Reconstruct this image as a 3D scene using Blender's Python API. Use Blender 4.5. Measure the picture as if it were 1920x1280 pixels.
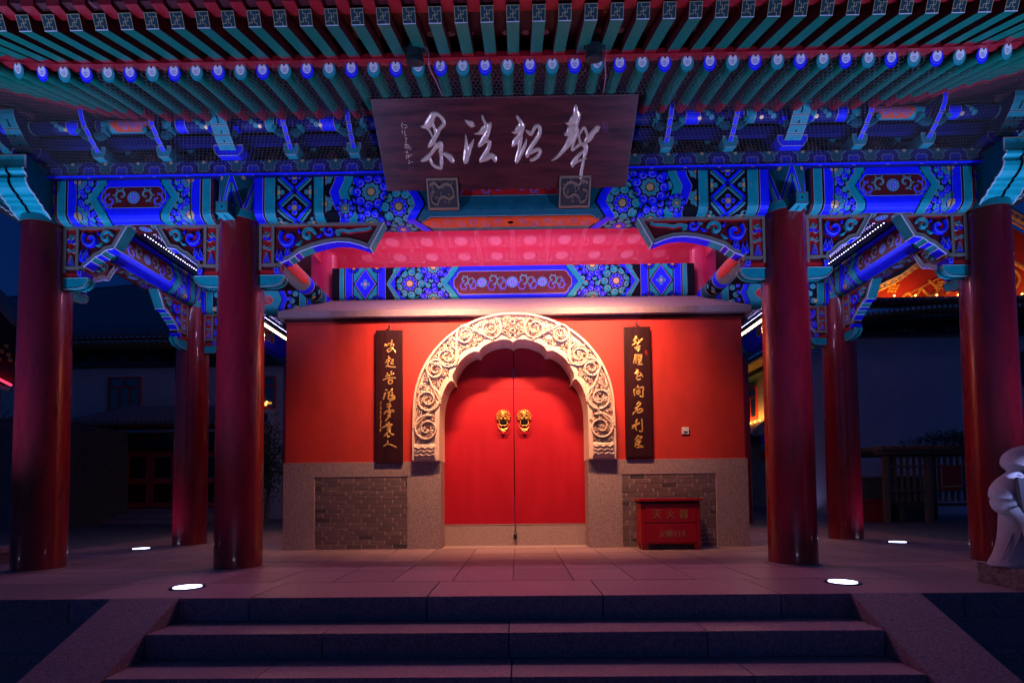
import bpy, bmesh, math, random
from mathutils import Vector, Matrix
random.seed(7)
PI = math.pi
scene = bpy.context.scene
for o in list(bpy.data.objects): bpy.data.objects.remove(o)
COL = scene.collection
R = math.radians

# ------------------------------------------------------------------ camera
camd = bpy.data.cameras.new('camera'); cam = bpy.data.objects.new('camera', camd); COL.objects.link(cam)
F_ = 993.83
camd.sensor_width = 36; camd.lens = F_/1920*36; camd.shift_y = 240.27/1920; camd.clip_end = 300; camd.clip_start = .05
cam.location = (.0547, -5.5575, .7664)
yaw, pitch, roll = -.0118, .0413, -.0099
Fw = Vector((math.sin(yaw), math.cos(yaw), 0)); Rt = Vector((math.cos(yaw), -math.sin(yaw), 0)); Up = Vector((0, 0, 1))
F2 = Fw*math.cos(pitch)+Up*math.sin(pitch); U2 = Up*math.cos(pitch)-Fw*math.sin(pitch)
R3 = Rt*math.cos(roll)+U2*math.sin(roll); U3 = U2*math.cos(roll)-Rt*math.sin(roll)
M = Matrix((R3, U3, -F2)).transposed()
cam.rotation_euler = M.to_euler()
scene.camera = cam

# ------------------------------------------------------------------ dusk sky
W = bpy.data.worlds.new('World'); scene.world = W; W.use_nodes = True
nt = W.node_tree; nt.nodes.clear()
sky = nt.nodes.new('ShaderNodeTexSky'); sky.sky_type = 'NISHITA'; sky.sun_disc = False
sky.sun_elevation = R(-1.5); sky.sun_rotation = R(200); sky.ozone_density = 4
bg = nt.nodes.new('ShaderNodeBackground'); bg.inputs[1].default_value = SKY_STRENGTH = 0.36
wo = nt.nodes.new('ShaderNodeOutputWorld')
tint = nt.nodes.new('ShaderNodeMix'); tint.data_type = 'RGBA'; tint.blend_type = 'MULTIPLY'; tint.inputs[0].default_value = 1
tint.inputs[7].default_value = (.12, .62, 1.15, 1)   # the evening sky of the photograph is a deep, clean blue
nt.links.new(sky.outputs[0], tint.inputs[6]); nt.links.new(tint.outputs[2], bg.inputs[0]); nt.links.new(bg.outputs[0], wo.inputs[0])
scene.view_settings.view_transform = 'Standard'; scene.view_settings.look = 'None'
scene.view_settings.exposure = 0; scene.view_settings.gamma = 1
scene.cycles.use_denoising = True
scene.cycles.max_bounces = 6; scene.cycles.sample_clamp_indirect = 4
try: scene.cycles.denoiser = 'OPENIMAGEDENOISE'
except Exception: pass

VIOLET = (.35, .40, 1.0); COOL = (.45, .42, 1.0); WARM = (1.0, .50, .27)
def area(name, loc, target, size, size_y, power, color, spread=180, shape='RECTANGLE'):
    d = bpy.data.lights.new(name, 'AREA'); d.shape = shape; d.size = size
    if shape == 'RECTANGLE': d.size_y = size_y
    d.energy = power; d.color = color; d.spread = R(spread)
    o = bpy.data.objects.new(name, d); COL.objects.link(o); o.location = loc
    o.rotation_euler = (Vector(target)-Vector(loc)).to_track_quat('-Z', 'Y').to_euler()
    return o
def spot(name, loc, target, power, color, angle, blend=.6, radius=.08):
    d = bpy.data.lights.new(name, 'SPOT'); d.energy = power; d.color = color; d.spot_size = R(angle); d.spot_blend = blend; d.shadow_soft_size = radius
    o = bpy.data.objects.new(name, d); COL.objects.link(o); o.location = loc
    o.rotation_euler = (Vector(target)-Vector(loc)).to_track_quat('-Z', 'Y').to_euler()
    return o
# uplights set flush in the platform floor
for x, y, tx, ty, p in ((-2.69, -1.17, -2.69, -1.0, 6), (2.69, -1.17, 2.69, -1.0, 6), (-5.35, 2.0, -5.35, 1.9, 8), (5.38, 2.0, 5.38, 1.9, 8)):
    area('ground_uplight', (x, y, .018), (tx, ty, 4), .2, .2, p, VIOLET, 150, 'DISK')
for x in (-6.05, 6.05):
    spot('corner_uplight', (x, -1.45, .03), (x*.80, -.35, 3.9), 900, (.24, .42, 1.0), 80, .8, .09)
# floodlights standing on the lower ground beside the steps, washing the eaves and beams
for x in (-4.6, 4.6):
    spot('eave_flood', (x, -3.7, -.70), (x*.42, -.75, 4.35), 1900, VIOLET, 64, .8, .10)
# linear flood lamps hidden on the inner side of the front lintel
for x in (-.8, .9):
    area('lintel_flood', (x, .42, 3.99), (x*1.1, 1.75, 2.55), .7, .07, 70, WARM, 92)
area('ceiling_flood', (0, .50, 4.10), (0, 1.5, 4.9), 4.8, .1, 120, (.80, .46, 1), 180)
# added fill in the ceiling corner, standing in for bounce off the glossy board
area('bounce_fill', (0, 2.42, 4.98), (0, .6, 3.0), 4.6, .06, 64, (1, .40, .72), 170)
# led tape on the side beams
for sx in (-1, 1):
    area('side_led', (sx*4.57, 2.6, 4.07), (sx*3.9, 2.6, 4.6), 4.2, .03, 60, COOL)
    area('side_led', (sx*4.40, 2.4, 3.97), (sx*3.7, 2.3, 0), 3.6, .02, 20, VIOLET)
    area('side_warm', (sx*4.40, 4.0, 3.74), (sx*3.9, 4.0, 2.6), 1.4, .04, 22, WARM)

# ------------------------------------------------------------------ materials
MATS = {}
def lin(c): return tuple(c)+(1,)
def mat(name, col, rough=.6, metal=0, noise=0, nscale=8, bump=0, bscale=40, coat=0, coat_ior=1.5, coat_rough=.11, spec=.5, emit=None, estr=0, objvar=0, stretch=None, col2=None):
    m = bpy.data.materials.new(name); m.use_nodes = True; n = m.node_tree.nodes; l = m.node_tree.links
    b = n['Principled BSDF']; b.inputs['Base Color'].default_value = lin(col); b.inputs['Roughness'].default_value = rough
    b.inputs['Metallic'].default_value = metal; b.inputs['Specular IOR Level'].default_value = spec
    b.inputs['Coat Weight'].default_value = coat; b.inputs['Coat Roughness'].default_value = coat_rough; b.inputs['Coat IOR'].default_value = coat_ior
    if emit: b.inputs['Emission Color'].default_value = lin(emit); b.inputs['Emission Strength'].default_value = estr
    if noise or bump or objvar or col2:
        tc = n.new('ShaderNodeTexCoord'); src = tc.outputs['Object']
        if stretch:
            mp = n.new('ShaderNodeMapping'); mp.inputs['Scale'].default_value = stretch; l.new(src, mp.inputs[0]); src = mp.outputs[0]
    cur = None
    if noise or col2:
        t = n.new('ShaderNodeTexNoise'); t.inputs['Scale'].default_value = nscale; t.inputs['Detail'].default_value = 8; t.inputs['Roughness'].default_value = .65
        l.new(src, t.inputs['Vector'])
        mx = n.new('ShaderNodeMix'); mx.data_type = 'RGBA'
        rp = n.new('ShaderNodeMapRange'); rp.inputs[1].default_value = .3; rp.inputs[2].default_value = .7
        l.new(t.outputs[0], rp.inputs[0]); l.new(rp.outputs[0], mx.inputs[0])
        a = tuple(max(0, c*(1-noise)) for c in col); c2 = col2 if col2 else tuple(c*(1+noise) for c in col)
        mx.inputs[6].default_value = lin(a); mx.inputs[7].default_value = lin(c2)
        cur = mx.outputs[2]
        rr = n.new('ShaderNodeMapRange'); rr.inputs[3].default_value = max(.02, rough-.08); rr.inputs[4].default_value = min(1, rough+.1)
        l.new(t.outputs[0], rr.inputs[0]); l.new(rr.outputs[0], b.inputs['Roughness'])
    if objvar:
        oi = n.new('ShaderNodeObjectInfo'); mr = n.new('ShaderNodeMapRange'); mr.inputs[3].default_value = 1-objvar; mr.inputs[4].default_value = 1+objvar
        l.new(oi.outputs['Random'], mr.inputs[0])
        mm = n.new('ShaderNodeMix'); mm.data_type = 'RGBA'; mm.blend_type = 'MULTIPLY'; mm.inputs[0].default_value = 1
        if cur: l.new(cur, mm.inputs[6])
        else: mm.inputs[6].default_value = lin(col)
        l.new(mr.outputs[0], mm.inputs[7]); cur = mm.outputs[2]
    if cur: l.new(cur, b.inputs['Base Color'])
    if bump:
        t2 = n.new('ShaderNodeTexNoise'); t2.inputs['Scale'].default_value = bscale; t2.inputs['Detail'].default_value = 6
        l.new(src, t2.inputs['Vector'])
        bp = n.new('ShaderNodeBump'); bp.inputs['Strength'].default_value = bump; bp.inputs['Distance'].default_value = .01
        l.new(t2.outputs[0], bp.inputs['Height']); l.new(bp.outputs[0], b.inputs['Normal'])
    MATS[name] = m; return m
mat('lacquer', (.21, .002, .007), .28, noise=.3, nscale=3, bump=.12, bscale=9, coat=.7, coat_rough=.06, stretch=(3, 3, .6))
mat('blue', (.006, .012, .78), .5, spec=.22, noise=.15, nscale=14)
mat('blue_dark', (.003, .005, .11), .55, spec=.22, noise=.25, nscale=14)
mat('teal', (.003, .27, .27), .5, spec=.22, noise=.18, nscale=14)
mat('teal_dark', (.003, .085, .10), .55, spec=.22, noise=.25, nscale=14)
mat('green', (.002, .125, .072), .45, spec=.22, noise=.2, nscale=10, bump=.05)
mat('line', (.34, .31, .27), .45, spec=.3)
mat('teal_lit', (.004, .42, .42), .42, spec=.4, noise=.12, nscale=10)  # lightened copy of teal; strong light from below is put in the colour
mat('bronze', (.30, .19, .11), .35, metal=.5)
mat('blue_mid', (.004, .008, .38), .5, spec=.2, noise=.2, nscale=14)
mat('black_wood', (.02, .008, .006), .5)
mat('ceil_dark', (.02, .01, .015), .6)
mat('black', (.005, .005, .010), .7, spec=.08)
mat('gold', (.70, .42, .16), .38, metal=.3, noise=.2, nscale=30)
mat('red', (.42, .012, .012), .45, spec=.22, noise=.15, nscale=12)
mat('orange', (.62, .055, .012), .45, spec=.22, noise=.12, nscale=12)
mat('maroon', (.10, .006, .010), .5, spec=.22, noise=.2, nscale=12)
mat('olive', (.20, .17, .12), .35, noise=.15, nscale=16, coat=.3)
mat('rafter_red', (.24, .004, .010), .4, noise=.25, nscale=9)
mat('board_red', (.06, .002, .004), .55, noise=.3, nscale=7)
mat('pale', (.75, .72, .70), .4)
mat('net', (.15, .13, .13), .6, spec=.1)
mat('plaster', (.52, .024, .016), .8, noise=.22, nscale=1.9, bump=.2, bscale=38, stretch=(1, 1, .5))
mat('granite', (.33, .225, .22), .7, noise=.6, nscale=70, bump=.35, bscale=120, objvar=.06)
mat('slab', (.33, .205, .205), .46, noise=.55, nscale=62, bump=.3, bscale=110, objvar=.16)
mat('brick', (.145, .088, .09), .85, noise=.3, nscale=25, bump=.5, bscale=70, objvar=.22)
mat('brick_dark', (.06, .045, .045), .85, noise=.3, nscale=25, bump=.5, bscale=70)
mat('mortar', (.62, .46, .42), .9, noise=.2, nscale=60)
mat('cream', (.74, .54, .42), .6, noise=.12, nscale=16, bump=.15, bscale=80)
mat('door_red', (.36, .001, .010), .42, noise=.10, nscale=2.5, bump=.06, bscale=10, stretch=(2, 2, .5))
mat('brass', (.62, .30, .07), .36, metal=.55, noise=.35, nscale=60)
mat('board_gloss', (.36, .0005, .022), .5, coat=1, coat_ior=1.85, coat_rough=.035)
mat('pillar_red', (.40, .010, .05), .3, coat=.4)
mat('sign_wood', (.026, .003, .006), .32, noise=.5, nscale=3.5, bump=.12, bscale=18, coat=.35, stretch=(.6, 4, 4), col2=(.10, .009, .007))
mat('couplet_wood', (.028, .003, .003), .45, spec=.3, noise=.4, nscale=4, coat=.1, stretch=(5, 5, .7))
mat('silver_gilt', (.66, .46, .31), .3, metal=.4, noise=.12, nscale=20)
mat('gilt', (.85, .50, .12), .3, metal=.6)
mat('box_red', (.42, .002, .008), .38, noise=.15, nscale=6, coat=.2)
mat('box_text', (.42, .22, .06), .5)
mat('wall_grey', (.78, .58, .52), .85, noise=.12, nscale=1.2)
mat('wall_ochre', (.45, .38, .30), .85, noise=.12, nscale=1.5)
mat('tile_grey', (.36, .28, .26), .6, noise=.3, nscale=9)
mat('coping', (.24, .165, .155), .75, noise=.15, nscale=14, bump=.2, bscale=50)
mat('window_red', (.80, .06, .06), .5)
mat('glass_dark', (.02, .03, .05), .12, spec=.8)
mat('wood_brown', (.22, .13, .07), .7, noise=.3, nscale=14, bump=.2)
mat('leaf', (.04, .085, .03), .6, objvar=.3, noise=.4, nscale=3)
mat('statue_stone', (.42, .39, .38), .75, noise=.14, nscale=70, bump=.18, bscale=90)
mat('rough_stone', (.20, .17, .15), .9, noise=.55, nscale=22, bump=1.0, bscale=28)
mat('iron', (.02, .035, .035), .4, metal=.5)
mat('led_cool', (.8, .8, 1), .4, emit=(.55, .50, 1.0), estr=20)
mat('led_warm', (1, .8, .6), .4, emit=(1, .55, .25), estr=12)
mat('lamp_disc', (.8, .8, 1), .3, emit=(.55, .60, 1.0), estr=7)
mat('bulb', (1, .7, .4), .4, emit=(1, .42, .08), estr=12)
mat('pink_tube', (1, .3, .5), .4, emit=(1, .05, .12), estr=1.6)
mat('far_window', (.3, .7, .8), .4, emit=(.15, .6, .75), estr=.8)
mat('gold_glow', (.80, .42, .10), .35, metal=.3)
mat('gable_red', (.38, .02, .01), .6, noise=.1, nscale=3)
mat('white_wall', (.6, .6, .65), .8)

mat('blue_', (.02, .03, .42), .5)
mat('black_teal', (.006, .045, .05), .5); mat('gold_dull', (.50, .40, .18), .45)
mat('ceil_red', (.22, .01, .02), .5)
mat('seal', (.16, .03, .10), .5)
mat('cable', (.35, .12, .18), .5)
mat('tablet', (.05, .05, .055), .6)
mat('engrave', (.012, .010, .012), .8)
mat('green_dim', (.40, .30, .16), .6)
mat('reflected_glow', (1, .6, .2), .4, emit=(1, .5, .08), estr=.8)
mat('rough_brick', (.14, .12, .12), .9, noise=.4, nscale=12, bump=.8, bscale=14)
mat('wall_blue', (.72, .56, .58), .85, noise=.1, nscale=.8)

# ------------------------------------------------------------------ mesh helpers
class MB:
    def __init__(s): s.v = []; s.f = []; s.m = []; s.names = []
    def mi(s, m):
        if m not in s.names: s.names.append(m)
        return s.names.index(m)
    def add(s, vs, fs, m):
        b = len(s.v); s.v.extend([tuple(v) for v in vs]); k = s.mi(m)
        for f in fs: s.f.append([b+i for i in f]); s.m.append(k)
    def face(s, vs, m): s.add(vs, [list(range(len(vs)))], m)
    def box(s, x0, x1, y0, y1, z0, z1, m):
        s.add([(x0,y0,z0),(x1,y0,z0),(x1,y1,z0),(x0,y1,z0),(x0,y0,z1),(x1,y0,z1),(x1,y1,z1),(x0,y1,z1)],
              [(0,3,2,1),(4,5,6,7),(0,1,5,4),(1,2,6,5),(2,3,7,6),(3,0,4,7)], m)
    def prism(s, poly, ax, a0, a1, m, cap=None, sides=None):
        def P(p, a): return {'x': (a, p[0], p[1]), 'y': (p[0], a, p[1]), 'z': (p[0], p[1], a)}[ax]
        n = len(poly)
        s.face([P(p, a0) for p in poly], cap or m); s.face([P(p, a1) for p in reversed(poly)], cap or m)
        for i in range(n):
            j = (i+1) % n
            s.face([P(poly[i], a0), P(poly[i], a1), P(poly[j], a1), P(poly[j], a0)], sides[i] if sides else m)
    def lathe(s, prof, n, m, c=(0,0,0), ax='z'):
        vs = []
        for r, z in prof:
            for i in range(n):
                a = 2*PI*i/n; x, y = r*math.cos(a), r*math.sin(a)
                vs.append({'z': (c[0]+x, c[1]+y, c[2]+z), 'y': (c[0]+x, c[1]+z, c[2]+y), 'x': (c[0]+z, c[1]+x, c[2]+y)}[ax])
        fs = []
        for k in range(len(prof)-1):
            for i in range(n):
                j = (i+1) % n; fs.append((k*n+i, k*n+j, (k+1)*n+j, (k+1)*n+i))
        fs.append(tuple(reversed(range(n)))); fs.append(tuple(range((len(prof)-1)*n, len(prof)*n)))
        s.add(vs, fs, m)
    def tube(s, pts, r, n, m, closed=False):
        pts = [Vector(p) for p in pts]; N = len(pts); vs = []
        for i, p in enumerate(pts):
            t = (pts[(i+1) % N]-pts[i-1]) if closed else (pts[min(i+1, N-1)]-pts[max(i-1, 0)])
            t.normalize(); a = t.orthogonal().normalized() if abs(t.z) > .95 else t.cross(Vector((0,0,1))).normalized()
            b = t.cross(a); rr = r[i] if isinstance(r, (list, tuple)) else r
            for k in range(n):
                q = 2*PI*k/n; vs.append(p+a*rr*math.cos(q)+b*rr*math.sin(q))
        fs = []
        for i in range(N if closed else N-1):
            j = (i+1) % N
            for k in range(n):
                l2 = (k+1) % n; fs.append((i*n+k, i*n+l2, j*n+l2, j*n+k))
        if not closed: fs += [tuple(range(n)), tuple(range((N-1)*n, N*n))]
        s.add(vs, fs, m)
    def relief(s, pts, w, m, fmap, h=.01, flat=.55):
        """brush stroke standing proud: pts 2-D, w half widths, fmap(u,v,h)->xyz"""
        N = len(pts)
        if N < 2: return
        rows = []
        def ring(p, t, ww, hh):
            nx, ny = -t[1], t[0]
            return [fmap(p[0]+nx*ww*k, p[1]+ny*ww*k, hh*q) for k, q in ((-1, 0), (-.8, .75), (-flat*.7, 1), (flat*.7, 1), (.8, .75), (1, 0))]
        for i in range(N):
            a = pts[max(i-1, 0)]; b = pts[min(i+1, N-1)]; t = (b[0]-a[0], b[1]-a[1]); L = math.hypot(*t) or 1; t = (t[0]/L, t[1]/L)
            if i == 0:
                p = (pts[0][0]-t[0]*w[0]*.8, pts[0][1]-t[1]*w[0]*.8); rows.append(ring(p, t, w[0]*.35, h*.15))
            rows.append(ring(pts[i], t, w[i], h))
            if i == N-1:
                p = (pts[i][0]+t[0]*w[i]*.8, pts[i][1]+t[1]*w[i]*.8); rows.append(ring(p, t, w[i]*.35, h*.15))
        vs = [q for r in rows for q in r]; fs = []
        for i in range(len(rows)-1):
            for k in range(5): fs.append((i*6+k, i*6+k+1, (i+1)*6+k+1, (i+1)*6+k))
        fs += [tuple(range(6)), tuple(range((len(rows)-1)*6, len(rows)*6))]
        s.add(vs, fs, m)
    def mesh(s, name, off=(0,0,0), smooth=False):
        me = bpy.data.meshes.new(name)
        me.from_pydata([(v[0]-off[0], v[1]-off[1], v[2]-off[2]) for v in s.v], [], s.f)
        for k in s.names: me.materials.append(MATS[k])
        me.polygons.foreach_set('material_index', s.m)
        if smooth: me.polygons.foreach_set('use_smooth', [True]*len(s.f))
        me.update()
        return me
    def build(s, name, parent=None, smooth=False, bevel=0, local=False):
        off = (0,0,0)
        if parent and not local:
            q = parent; off = Vector((0,0,0))
            while q: off = off+q.location; q = q.parent
        me = s.mesh(name, off, smooth)
        o = bpy.data.objects.new(name, me); COL.objects.link(o)
        if parent: o.parent = parent
        if bevel:
            md = o.modifiers.new('b', 'BEVEL'); md.width = bevel; md.segments = 2; md.limit_method = 'ANGLE'; md.harden_normals = False
        return o

def smooth_pts(P, k=3):
    """Catmull-Rom of tuples (any dimension)"""
    out = []; n = len(P)
    if n < 3: return [tuple(p) for p in P]
    for i in range(n-1):
        p0 = P[max(i-1, 0)]; p1 = P[i]; p2 = P[i+1]; p3 = P[min(i+2, n-1)]
        for j in range(k):
            t = j/k
            out.append(tuple(.5*((2*b)+(c-a)*t+(2*a-5*b+4*c-d)*t*t+(-a+3*b-3*c+d)*t**3) for a, b, c, d in zip(p0, p1, p2, p3)))
    out.append(tuple(P[-1])); return out

def clip(poly, ax, val, keep_greater):
    out = []; n = len(poly)
    for i in range(n):
        a = poly[i]; b = poly[(i+1) % n]
        ia = (a[ax] >= val) if keep_greater else (a[ax] <= val); ib = (b[ax] >= val) if keep_greater else (b[ax] <= val)
        if ia: out.append(a)
        if ia != ib:
            t = (val-a[ax])/(b[ax]-a[ax]); out.append((a[0]+(b[0]-a[0])*t, a[1]+(b[1]-a[1])*t))
    return out

class Pat(MB):
    """painted ornament laid out on an unrolled surface; fmap(u,v,h) -> xyz"""
    def __init__(s, fmap, breaks=(), win=None, step=.0006):
        super().__init__(); s.fm = fmap; s.br = list(breaks); s.win = win; s.step = step; s.tr = lambda u, v: (u, v)
    def poly(s, pts, m, lay=1):
        pts = [s.tr(*p) for p in pts]
        if s.win:
            u0, u1, v0, v1 = s.win
            for ax, val, g in ((0, u0, True), (0, u1, False), (1, v0, True), (1, v1, False)):
                pts = clip(pts, ax, val, g)
                if len(pts) < 3: return
        lo = min(p[1] for p in pts); hi = max(p[1] for p in pts)
        cuts = [lo]+[b for b in s.br if lo < b < hi]+[hi]
        for a, b in zip(cuts, cuts[1:]):
            q = pts
            if a > lo: q = clip(q, 1, a, True)
            if b < hi: q = clip(q, 1, b, False)
            if len(q) >= 3: s.face([s.fm(u, v, lay*s.step) for u, v in q], m)
    def line(s, pts, w, m, lay=2, closed=False):
        N = len(pts); h = w/2; L = []; Rr = []
        for i in range(N):
            a = pts[i-1] if (i > 0 or closed) else pts[0]; b = pts[(i+1) % N] if (i < N-1 or closed) else pts[-1]
            tx, ty = b[0]-a[0], b[1]-a[1]; q = math.hypot(tx, ty) or 1; nx, ny = -ty/q, tx/q
            L.append((pts[i][0]+nx*h, pts[i][1]+ny*h)); Rr.append((pts[i][0]-nx*h, pts[i][1]-ny*h))
        for i in range(N if closed else N-1):
            j = (i+1) % N
            s.poly([L[i], L[j], Rr[j], Rr[i]], m, lay)
    def disc(s, u, v, r, m, lay=2, n=14, ry=None):
        ry = ry or r
        s.poly([(u+r*math.cos(2*PI*i/n), v+ry*math.sin(2*PI*i/n)) for i in range(n)], m, lay)
    def ring(s, u, v, r, w, m, lay=3, n=16):
        s.line([(u+r*math.cos(2*PI*i/n), v+r*math.sin(2*PI*i/n)) for i in range(n)], w, m, lay, True)
    def swirl(s, u, v, r, a0, m, lay=3, d=1, lm='line'):
        s.disc(u, v, r, m, lay, 10)
        pts = [(u+r*(.92-.8*t/9)*math.cos(a0+d*t*.62), v+r*(.92-.8*t/9)*math.sin(a0+d*t*.62)) for t in range(10)]
        s.line(pts, r*.12, lm, lay+1)
    def rosette(s, u, v, R_, outer, inner, lay=1, n=9, core='gold'):
        s.disc(u, v, R_, 'black', lay, 20)
        for i in range(n):
            a = 2*PI*i/n; s.swirl(u+R_*.76*math.cos(a), v+R_*.76*math.sin(a), R_*.25, a+2, outer, lay+1)
        m2 = 9
        for i in range(m2):
            a = 2*PI*(i+.5)/m2; s.disc(u+R_*.37*math.cos(a), v+R_*.37*math.sin(a), R_*.135, 'line', lay+2, 8); s.disc(u+R_*.37*math.cos(a), v+R_*.37*math.sin(a), R_*.118, inner, lay+3, 8)
        s.disc(u, v, R_*.24, 'black', lay+4, 12); s.disc(u, v, R_*.20, core, lay+5, 12)
    def band(s, u0, u1, v0, v1, m, lay=2, w=.0045):
        s.poly([(u0, v0), (u1, v0), (u1, v1), (u0, v1)], m, lay)
        s.poly([(u0-w*.4, v0), (u0+w*.6, v0), (u0+w*.6, v1), (u0-w*.4, v1)], 'line', lay+1)
        s.poly([(u1-w*.6, v0), (u1+w*.4, v0), (u1+w*.4, v1), (u1-w*.6, v1)], 'line', lay+1)
    def zig(s, A, B, m, lay=2, w=.0045):
        """band between two poly-lines A and B (same length)"""
        for i in range(len(A)-1): s.poly([A[i], A[i+1], B[i+1], B[i]], m, lay)
        s.line(A, w, 'line', lay+1); s.line(B, w*1.6, 'black', lay+1)
    def flower(s, u, v, r, lay=5, n=10, a='teal', b='blue'):
        s.disc(u, v, r, a, lay, 16)
        for i in range(n):
            q = 2*PI*i/n; s.disc(u+r*.72*math.cos(q), v+r*.72*math.sin(q), r*.22, 'line', lay+1, 6); s.disc(u+r*.72*math.cos(q), v+r*.72*math.sin(q), r*.15, b, lay+2, 6)
        s.disc(u, v, r*.42, b, lay+2, 10); s.ring(u, v, r*.42, r*.1, 'line', lay+3, 10); s.disc(u, v, r*.18, 'line', lay+3, 8)
    def fill(s, u0, u1, v0, v1, r, lay=2):
        j = 0; v = v0+r
        while v < v1+r:
            u = u0+(r if j % 2 else 0); i = 0
            while u < u1+r: s.swirl(u, v, r*.86, i*1.3+j*2.1, 'blue' if (i+j) % 2 else 'teal', lay); u += 2*r; i += 1
            v += r*1.75; j += 1
    def vine(s, u, v, du, dv, k, m='blue', lay=5, seed=0, w=.012):
        """leafy scroll filling a box du x dv to one side"""
        rnd = random.Random(seed); n = k; sg_ = 1 if du > 0 else -1; stem = []
        for i in range(n):
            cu = u+du*(i+.5)/n; up = 1 if i % 2 else -1; cv = v+up*dv*.14; r = min(abs(du)/n*.60, abs(dv)*.36); d = up*sg_
            a0 = -PI/2*up
            pts = [(cu+r*(1-.72*t/13)*math.cos(a0+d*t*.46), cv+r*(1-.72*t/13)*math.sin(a0+d*t*.46)) for t in range(14)]
            mm = m if i % 2 else ('teal' if m == 'blue' else m)
            s.line(pts, w*1.35, 'line', lay); s.line(pts, w*.85, mm, lay+1)
            for j in (1, 3, 5, 7):
                p = pts[j]; q = a0+d*j*.46; x2, y2 = p[0]+w*1.9*math.cos(q+.5*d), p[1]+w*1.9*math.sin(q+.5*d); tx, ty = -math.sin(q)*w*.8, math.cos(q)*w*.8
                for sc_, mat_, l_ in ((1, 'line', lay), (.66, mm, lay+1)):
                    s.poly([(p[0]-tx*sc_, p[1]-ty*sc_), (p[0]+tx*sc_, p[1]+ty*sc_), (x2+tx*.7*sc_, y2+ty*.7*sc_), (p[0]+(x2-p[0])*(1+.35*sc_), p[1]+(y2-p[1])*(1+.35*sc_))], mat_, l_)
            s.disc(pts[-1][0], pts[-1][1], w*.9, 'line', lay, 8); s.disc(pts[-1][0], pts[-1][1], w*.6, mm, lay+1, 8)
def cartouche(u0, u1, v0, v1, b=.03):
    """rounded panel outline with stepped ends"""
    vm = (v0+v1)/2; q = (v1-v0)
    pts = []
    def end(sx, ue):
        e = [(ue-sx*b*2.2, v0), (ue-sx*b*1.2, v0+q*.10), (ue-sx*b*1.0, v0+q*.22), (ue-sx*b*.25, v0+q*.30), (ue, vm), (ue-sx*b*.25, v1-q*.30), (ue-sx*b*1.0, v1-q*.22), (ue-sx*b*1.2, v1-q*.10), (ue-sx*b*2.2, v1)]
        return smooth_pts(e, 2)
    pts = end(1, u1)+list(reversed(end(-1, u0)))
    return pts
def shrink(pts, d):
    cu = sum(p[0] for p in pts)/len(pts); cv = sum(p[1] for p in pts)/len(pts)
    hu = max(abs(p[0]-cu) for p in pts); hv = max(abs(p[1]-cv) for p in pts)
    return [(cu+(p[0]-cu)*(1-d/hu), cv+(p[1]-cv)*(1-d/hv)) for p in pts]

def tag(o, label=None, cat=None, group=None, kind=None):
    if label: o['label'] = label
    if cat: o['category'] = cat
    if group: o['group'] = group
    if kind: o['kind'] = kind
    return o
def empty(name, loc=(0,0,0), label=None, cat=None, group=None, rz=0):
    o = bpy.data.objects.new(name, None); COL.objects.link(o); o.location = loc; o.rotation_euler = (0,0,rz); o.empty_display_size = .1
    return tag(o, label, cat, group)
def kids(o): return [c for c in bpy.data.objects if c.parent == o]
def inst(name, me, parent, loc=(0,0,0), rot=(0,0,0), scale=(1,1,1)):
    o = bpy.data.objects.new(name, me); COL.objects.link(o); o.parent = parent; o.location = loc; o.rotation_euler = rot; o.scale = scale
    return o
def copy_tree(o, parent=None):
    c = o.copy(); COL.objects.link(c); c.parent = parent
    for ch in kids(o): copy_tree(ch, c)
    return c

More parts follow.
